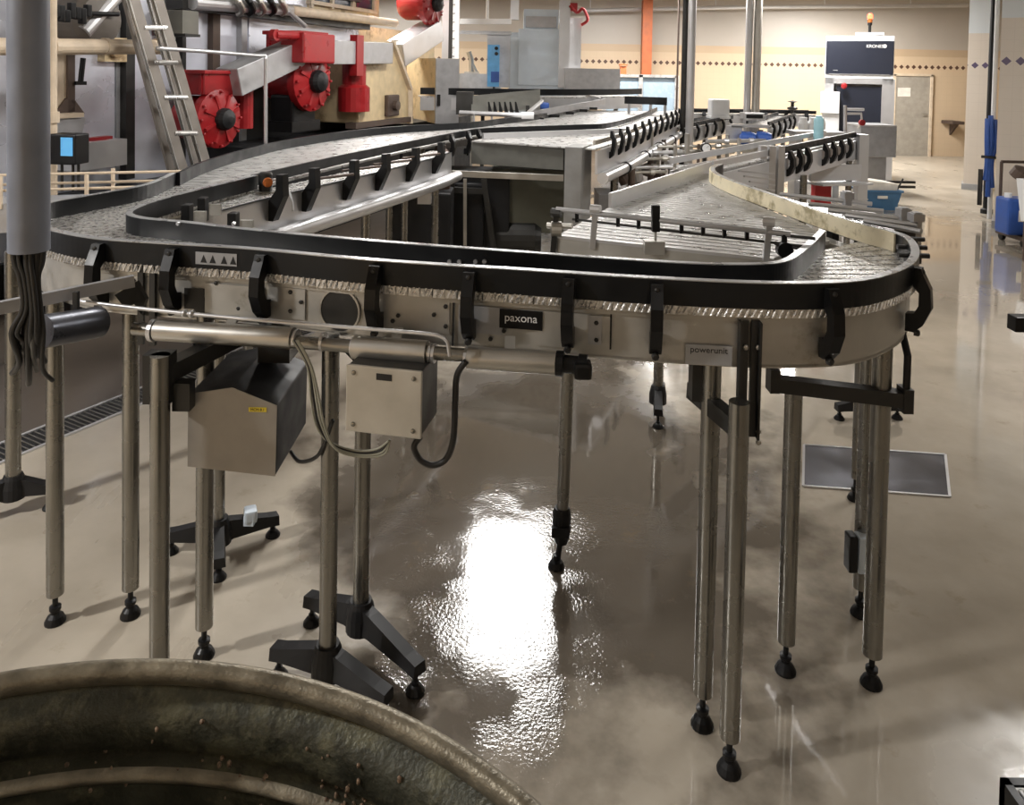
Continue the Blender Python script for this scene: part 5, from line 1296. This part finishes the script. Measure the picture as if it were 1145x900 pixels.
bm = B(); c = Yp(945, 96, YM - .05); lathe(bm, c, [(.06, 0), (.06, -.05), (.03, -.06), (0, -.06)], 12, axis=(0, 1, 0)); obj('red_switch', bm, 'red', t)
bm = B(); c = Yp(962, 38, YM + .4); box(bm, c + V((0, 0, -.0)), (.55, .25, .05)); obj('top_tray', bm, 'white', t)
bm = B(); lathe(bm, (c.x, c.y, c.z + .02), [(.03, 0), (.03, .14), (.045, .15), (.045, .2), (0, .2)], 14); o = obj('beacon_post', bm, 'iron', t)
bm = B(); lathe(bm, (c.x, c.y, c.z + .22), [(.05, 0), (.05, .05), (.04, .07), (0, .07)], 14); obj('amber_ring', bm, 'copper', o)
bm = B(); lathe(bm, (c.x, c.y, c.z + .29), [(.05, 0), (.055, .06), (.04, .1), (0, .11)], 14); obj('red_beacon', bm, 'beacon', o)
t.rotation_euler = (0, 0, -.42); t.scale = (.91, 1, 1)
# small grey cabinet in front of the machine
YG = 12.6
t = thing('operator_cabinet', 'low grey operator cabinet on a narrow plinth in front of the black inspection machine', 'cabinet', Yp(980, 215, YG))
bm = B(); ybox(bm, 963, 141, 1002, 176, YG, .6, .01); obj('cabinet_body', bm, 'plate_grey', t)
bm = B(); ybox(bm, 962, 139.5, 1003, 142, YG - .02, .64); obj('cabinet_lid', bm, 'steel_light', t)
q = Yp(982, 176, YG); bm = B(); box(bm, (q.x, YG + .35, q.z / 2), (.42, .4, q.z)); obj('cabinet_plinth', bm, 'steel_grey', t)
bm = B(); c = Yp(963, 137, YG - .1); lathe(bm, c, [(.05, 0), (.05, -.05), (.0, -.06)], 14, axis=(0, 1, 0)); obj('red_stop_button', bm, 'red', t)
bm = B(); tube(bm, [Yp(944, 122, YG - .1), Yp(966, 122.5, YG - .1)], .022, 8); tube(bm, [Yp(944, 127, YG - .1), Yp(963, 127, YG - .1), Yp(964, 140, YG - .1)], .02, 8); tube(bm, [Yp(945, 118, YG - .1), Yp(945, 150, YG - .1)], .03, 8); tube(bm, [c, (c.x, c.y + .1, c.z - .1)], .02, 8); obj('tube_arm', bm, 'steel_light', t)
bm = B()
for py in (191, 195.5):
    q = Yp(995, py, YG); 
    box(bm, (q.x + .2, YG + .1, .12 if py > 193 else .2), (.55, .05, .04))
box(bm, (Yp(995, 195, YG).x + .0, YG + .12, .1), (.06, .06, .2)); obj('pedal_bar', bm, 'steel_dark', t)

# blue tub full of pale sheets
t = thing('blue_tub', 'blue plastic tub on the floor behind the side guide rods', 'tub', Zp(988, 238, 0))
c = Zp(987, 236, 0) + V((0, .25, 0))
def frust(bm, c, w0, d0, w1, d1, z0, z1):
    lo = [bm.verts.new((c.x + sx * w0, c.y + sy * d0, z0)) for sx, sy in ((-1, -1), (1, -1), (1, 1), (-1, 1))]
    hi = [bm.verts.new((c.x + sx * w1, c.y + sy * d1, z1)) for sx, sy in ((-1, -1), (1, -1), (1, 1), (-1, 1))]
    for k in range(4): bm.faces.new((lo[k], lo[(k + 1) % 4], hi[(k + 1) % 4], hi[k]))
    return lo, hi
bm = B(); lo, hi = frust(bm, c, .23, .18, .29, .23, 0.0, .3); bm.faces.new(lo); lo2, hi2 = frust(bm, c, .21, .16, .27, .21, .02, .3); bm.faces.new(lo2)
for k in range(4): bm.faces.new((hi[k], hi[(k + 1) % 4], hi2[(k + 1) % 4], hi2[k]))
obj('tub_shell', bm, 'tub_blue', t)
bm = B(); box(bm, (c.x, c.y - .235, .285), (.6, .03, .03)); box(bm, (c.x, c.y + .235, .285), (.6, .03, .03)); box(bm, (c.x - .29, c.y, .285), (.03, .48, .03)); box(bm, (c.x + .29, c.y, .285), (.03, .48, .03)); obj('tub_rim', bm, 'tub_blue', t)
bm = B(); box(bm, (c.x, c.y - .235, .2), (.14, .02, .04)); obj('tub_label', bm, 'paper', t)
bm = B(); box(bm, (c.x - .02, c.y, .27), (.50, .38, .3), rot=Matrix.Rotation(.12, 3, 'Y') @ Matrix.Rotation(.1, 3, 'Z'), bev=.02); tag(obj('pale_carton', bm, 'paper'), 'pale grey folded carton lying in the blue tub', 'carton')
bm = B(); tube(bm, [(c.x + .28, c.y - .1, .3), (c.x + .36, c.y - .1, .46)], .012, 8); tag(obj('dark_stick', bm, 'steel_dark'), 'short dark stick leaning out of the blue tub', 'stick')
# small wall basin by the pillar
q = Yp(1072, 139, 18.5)
t = thing('wall_basin', 'small brown wall bracket basin on the cream tiles left of the white pillar', 'basin', q)
bm = B(); box(bm, (q.x, 18.75, q.z + .03), (.3, .5, .08), bev=.02); obj('basin_top', bm, 'brown', t)
bm = B(); prism(bm, [(q.x + .06, 18.99, q.z - .3), (q.x + .06, 18.99, q.z), (q.x + .06, 18.65, q.z)], (.05, 0, 0)); obj('basin_bracket', bm, 'brown', t)

# hose / pipe bundle on the pillar, trolley with the blue canister
pa = Yp(1110, 60, 11.0)
bm = B(); tube(bm, [(pa.x, 11.0, 0), (pa.x, 11.0, CEIL)], .05, 14); lathe(bm, (pa.x, 11.0, .0), [(.08, 0), (.08, .06), (.05, .08)], 14)
tag(obj('dark_downpipe', bm, 'iron'), 'dark vertical downpipe between the two white pillars', 'pipe')
pb_ = Yp(1113.5, 60, 10.6)
bm = B(); tube(bm, [(pb_.x, 10.6, 0), (pb_.x, 10.6, CEIL)], .03, 14)
tag(obj('white_downpipe', bm, 'white'), 'thin white vertical pipe right of the dark downpipe', 'pipe')
t = thing('blue_hose', 'blue hose hanging in folds against the downpipes between the pillars', 'hose', Yp(1106, 240, 10.5))
bm = B()
for dx, z0 in ((0, .32), (.055, .45), (-.045, .55)):
    q = Yp(1106, 180, 10.5); tube(bm, cat([(q.x + dx, 10.5, 1.45 - abs(dx)), (q.x + dx * 1.3, 10.47, 1.1), (q.x + dx * .6, 10.5, .8), (q.x + dx, 10.5, z0)], 6), .032, 10)
obj('hose_loops', bm, 'blue', t)
bm = B(); q = Yp(1106, 180, 10.5); tube(bm, [(q.x - .12, 10.48, .88), (q.x + .25, 10.4, .86)], .02, 8); tube(bm, [(q.x - .1, 10.52, .2), (q.x - .1, 10.52, .7)], .03, 8); obj('hose_hook', bm, 'steel_dark', t)
YT = 8.75
t = thing('canister_trolley', 'brown wheeled trolley with bent hoses standing before the right pillar', 'trolley', (6.35, 9.0, 0))
q0 = Yp(1114, 262, YT + .48); q1 = Yp(1160, 262, YT + .3)
bm = B(); box(bm, ((q0.x + q1.x) / 2, YT + .25, .10), (q1.x - q0.x, .5, .05)); obj('trolley_deck', bm, 'brown', t)
bm = B()
for x in (q0.x + .03, q1.x - .03): tube(bm, [(x, YT + .48, .1), (x, YT + .48, .95)], .018, 8)
tube(bm, [(q0.x + .03, YT + .48, .95), (q1.x - .03, YT + .48, .95)], .018, 8); obj('trolley_handle', bm, 'brown', t)
for x in (q0.x + .05, q1.x - .05):
    for y in (.05, .45):
        bm = B(); lathe(bm, (x, YT + y, .045), [(.0, -.02), (.045, -.02), (.045, .02), (0, .02)], 14, axis=(1, 0, 0)); obj('wheel', bm, 'black', t)
bm = B()
for k in range(4):
    x = q0.x + .05 + .07 * k
    tube(bm, cat([(x, YT + .1 * k, .15), (x - .03, YT + .1 * k, .5), (x + .02 * k, YT + .1, .8), (x + .15, YT + .12, .86 + .03 * k), (x + .28, YT + .1, .78), (x + .3, YT + .15, .6)], 6), .014, 8)
obj('bent_hose', bm, 'brown', t)
bm = B(); q = Yp(1140, 195, YT + .1); lathe(bm, q, [(.0, -.06), (.1, -.04), (.1, .06), (.05, .09), (0, .1)], 14, axis=(.3, -.5, .8)); obj('pump_head', bm, 'brown', t)
q = Yp(1128, 240, YT + .25)
t = thing('blue_canister', 'dark blue canister with a white label on the brown trolley', 'canister', (q.x, YT + .1, .125))
bm = B(); box(bm, (q.x + .02, YT + .2, .345), (.28, .26, .43), bev=.03); obj('canister_body', bm, 'blue', t)
bm = B(); box(bm, (q.x + .06, YT + .068, .36), (.13, .006, .13)); obj('label', bm, 'paper', t)
bm = B(); lathe(bm, (q.x - .05, YT + .2, .56), [(.04, 0), (.04, .05), (0, .05)], 14); obj('screw_cap', bm, 'white', t)
# white tray on legs at the right edge
YW = 7.6
t = thing('white_tray_stand', 'white tray on thin brown legs cut by the right edge of the view', 'tray', Yp(1150, 290, YW))
q0 = Yp(1136, 208, YW + .6); q0.z = Yp(1136, 208, YW).z; q1 = Yp(1137, 258, YW)
bm = B(); c = V((q0.x + .5, YW + .3, 0)); lo, hi = frust(bm, c, .46, .26, .5, .3, q1.z, q0.z); bm.faces.new(lo); lo2, hi2 = frust(bm, c, .44, .24, .48, .28, q1.z + .02, q0.z); bm.faces.new(lo2)
for k in range(4): bm.faces.new((hi[k], hi[(k + 1) % 4], hi2[(k + 1) % 4], hi2[k]))
obj('tray', bm, 'white', t)
for x, y in ((q0.x + .08, YW + .06), (q0.x + .92, YW + .06), (q0.x + .08, YW + .54), (q0.x + .92, YW + .54)):
    bm = B(); tube(bm, [(x, y, 0), (x, y, q1.z + .01)], .02, 10); obj('leg', bm, 'brown', t)
bm = B(); tube(bm, [(q0.x + .08, YW + .06, .2), (q0.x + .92, YW + .06, .2)], .012, 8); obj('stretcher', bm, 'brown', t)
# black beam end at the right edge
q = Yp(1136, 363.5, 3.2)
t = thing('black_bench', 'black square beam end poking in at the right edge of the view', 'beam', (q.x + .5, 3.2, 0))
bm = B(); box(bm, (q.x + .6, 3.23, q.z), (1.2, .06, .064), bev=.004); obj('beam', bm, 'black', t)
bm = B()
for x in (.35, 1.1): box(bm, (q.x + x, 3.23, q.z / 2 - .015), (.05, .05, q.z - .03)); box(bm, (q.x + x, 3.23, .01), (.14, .3, .02))
obj('leg', bm, 'black', t)
# crate corner bottom right
q = Zp(1118, 869, .22)
t = thing('black_crate', 'black plastic crate with a white grid, cut by the bottom right corner', 'crate', (q.x + .2, q.y - .15, 0))
bm = B(); cx_, cy_ = q.x + .2, q.y - .15
for dx, dy, sx, sy in ((0, .14, .4, .02), (0, -.14, .4, .02), (.19, 0, .02, .3), (-.19, 0, .02, .3)): box(bm, (cx_ + dx, cy_ + dy, .11), (sx, sy, .22))
box(bm, (cx_, cy_, .01), (.38, .28, .02)); obj('crate_shell', bm, 'black', t)
bm = B()
for k in range(1, 8): box(bm, (cx_ - .19 + k * .0475, cy_, .205), (.005, .27, .012))
for k in range(1, 6): box(bm, (cx_, cy_ - .14 + k * .0467, .2055), (.37, .005, .012))
for dx, dy, sx, sy in ((0, .12, .36, .006), (-.17, 0, .006, .24)): box(bm, (cx_ + dx, cy_ + dy, .215), (sx, sy, .01))
obj('white_grid', bm, 'white', t)

# ============================ big grimy tub in the near left corner
ZT = 1.35; tcx, tcy, R = -.343, .19, .553
t = thing('mash_tub', 'large round grimy metal tub open at the top in the near left corner', 'tub', (tcx, tcy, 0))
prof = [(0, .02), (R - .05, .02), (R - .025, .06), (R - .004, 1.0), (R - .004, 1.25), (R - .004, 1.265), (R - .015, 1.275), (R - .016, 1.29), (R - .014, 1.306), (R - .004, 1.316), (R + .006, 1.322), (R + .006, ZT - .012)]
bm = B(); lathe(bm, (tcx, tcy, 0), prof, 96, cap=False); obj('inner_wall', bm, 'barrel', t, smooth=True)
bm = B(); lathe(bm, (tcx, tcy, 0), [(R - .004, 1.232), (R - .009, 1.2345), (R - .012, 1.238), (R - .012, 1.241), (R - .009, 1.2445), (R - .004, 1.247)], 96, cap=False); obj('inner_ring', bm, 'barrel_rim', t, smooth=True)
bm = B(); lathe(bm, (tcx, tcy, 0), [(0, 0), (R - .02, 0), (R + .010, .03), (R + .010, ZT - .012)], 96, cap=False); obj('outer_wall', bm, 'barrel', t, smooth=True)
bm = B()
ring = [(R - .034 + .02 * (1 - cos(a)) - .003, 0) for a in (0,)]
pr = [(R + .003 + .010 * cos(a), ZT - .011 + .011 * sin(a)) for a in [2 * pi * k / 14 for k in range(15)]]
lathe(bm, (tcx, tcy, 0), pr, 128, cap=False); o = obj('rolled_rim', bm, 'barrel_rim', t, smooth=True)
bm = B(); lathe(bm, (tcx, tcy, 0), [(R - .03, .30), (R - .2, .32), (0, .33)], 64); obj('residue', bm, 'sludge', t)
bm = B(); rb = random.Random(5)
for k in range(900):
    a = rb.uniform(.1, 2.6); z = rb.choice((rb.uniform(1.16, 1.31), rb.uniform(1.225, 1.265)))
    # radius of the wall at that height
    for i in range(len(prof) - 1):
        if prof[i][1] <= z <= prof[i + 1][1] and prof[i + 1][1] > prof[i][1]:
            rr_ = prof[i][0] + (prof[i + 1][0] - prof[i][0]) * (z - prof[i][1]) / (prof[i + 1][1] - prof[i][1]); break
    if a > 1.25 and rb.random() < .8: continue
    s = rb.uniform(.0008, .0028)
    bmesh.ops.create_icosphere(bm, subdivisions=1, radius=s, matrix=Matrix.Translation((tcx + (rr_ - .001) * cos(a), tcy + (rr_ - .001) * sin(a), z)) @ Matrix.Diagonal((1, 1, rb.uniform(.7, 2), 1)))
o = obj('residue_crumbs', bm, mat('spent_grain', (.22, .15, .10), .45, var=.95, scale=190), t); o['kind'] = 'stuff'

# ------------------------------------------------------------------ world, view
w = bpy.data.worlds.new('hall_ambient'); S.world = w; w.use_nodes = True
w.node_tree.nodes['Background'].inputs['Color'].default_value = (.9, .85, .78, 1)
w.node_tree.nodes['Background'].inputs['Strength'].default_value = .04
S.view_settings.view_transform = 'Standard'; S.view_settings.look = 'None'
S.view_settings.exposure = 0.0; S.view_settings.gamma = 1; S.view_settings.use_curve_mapping = False
S.cycles.use_denoising = True
S.cycles.max_bounces = 8
S.cycles.sample_clamp_indirect = 6
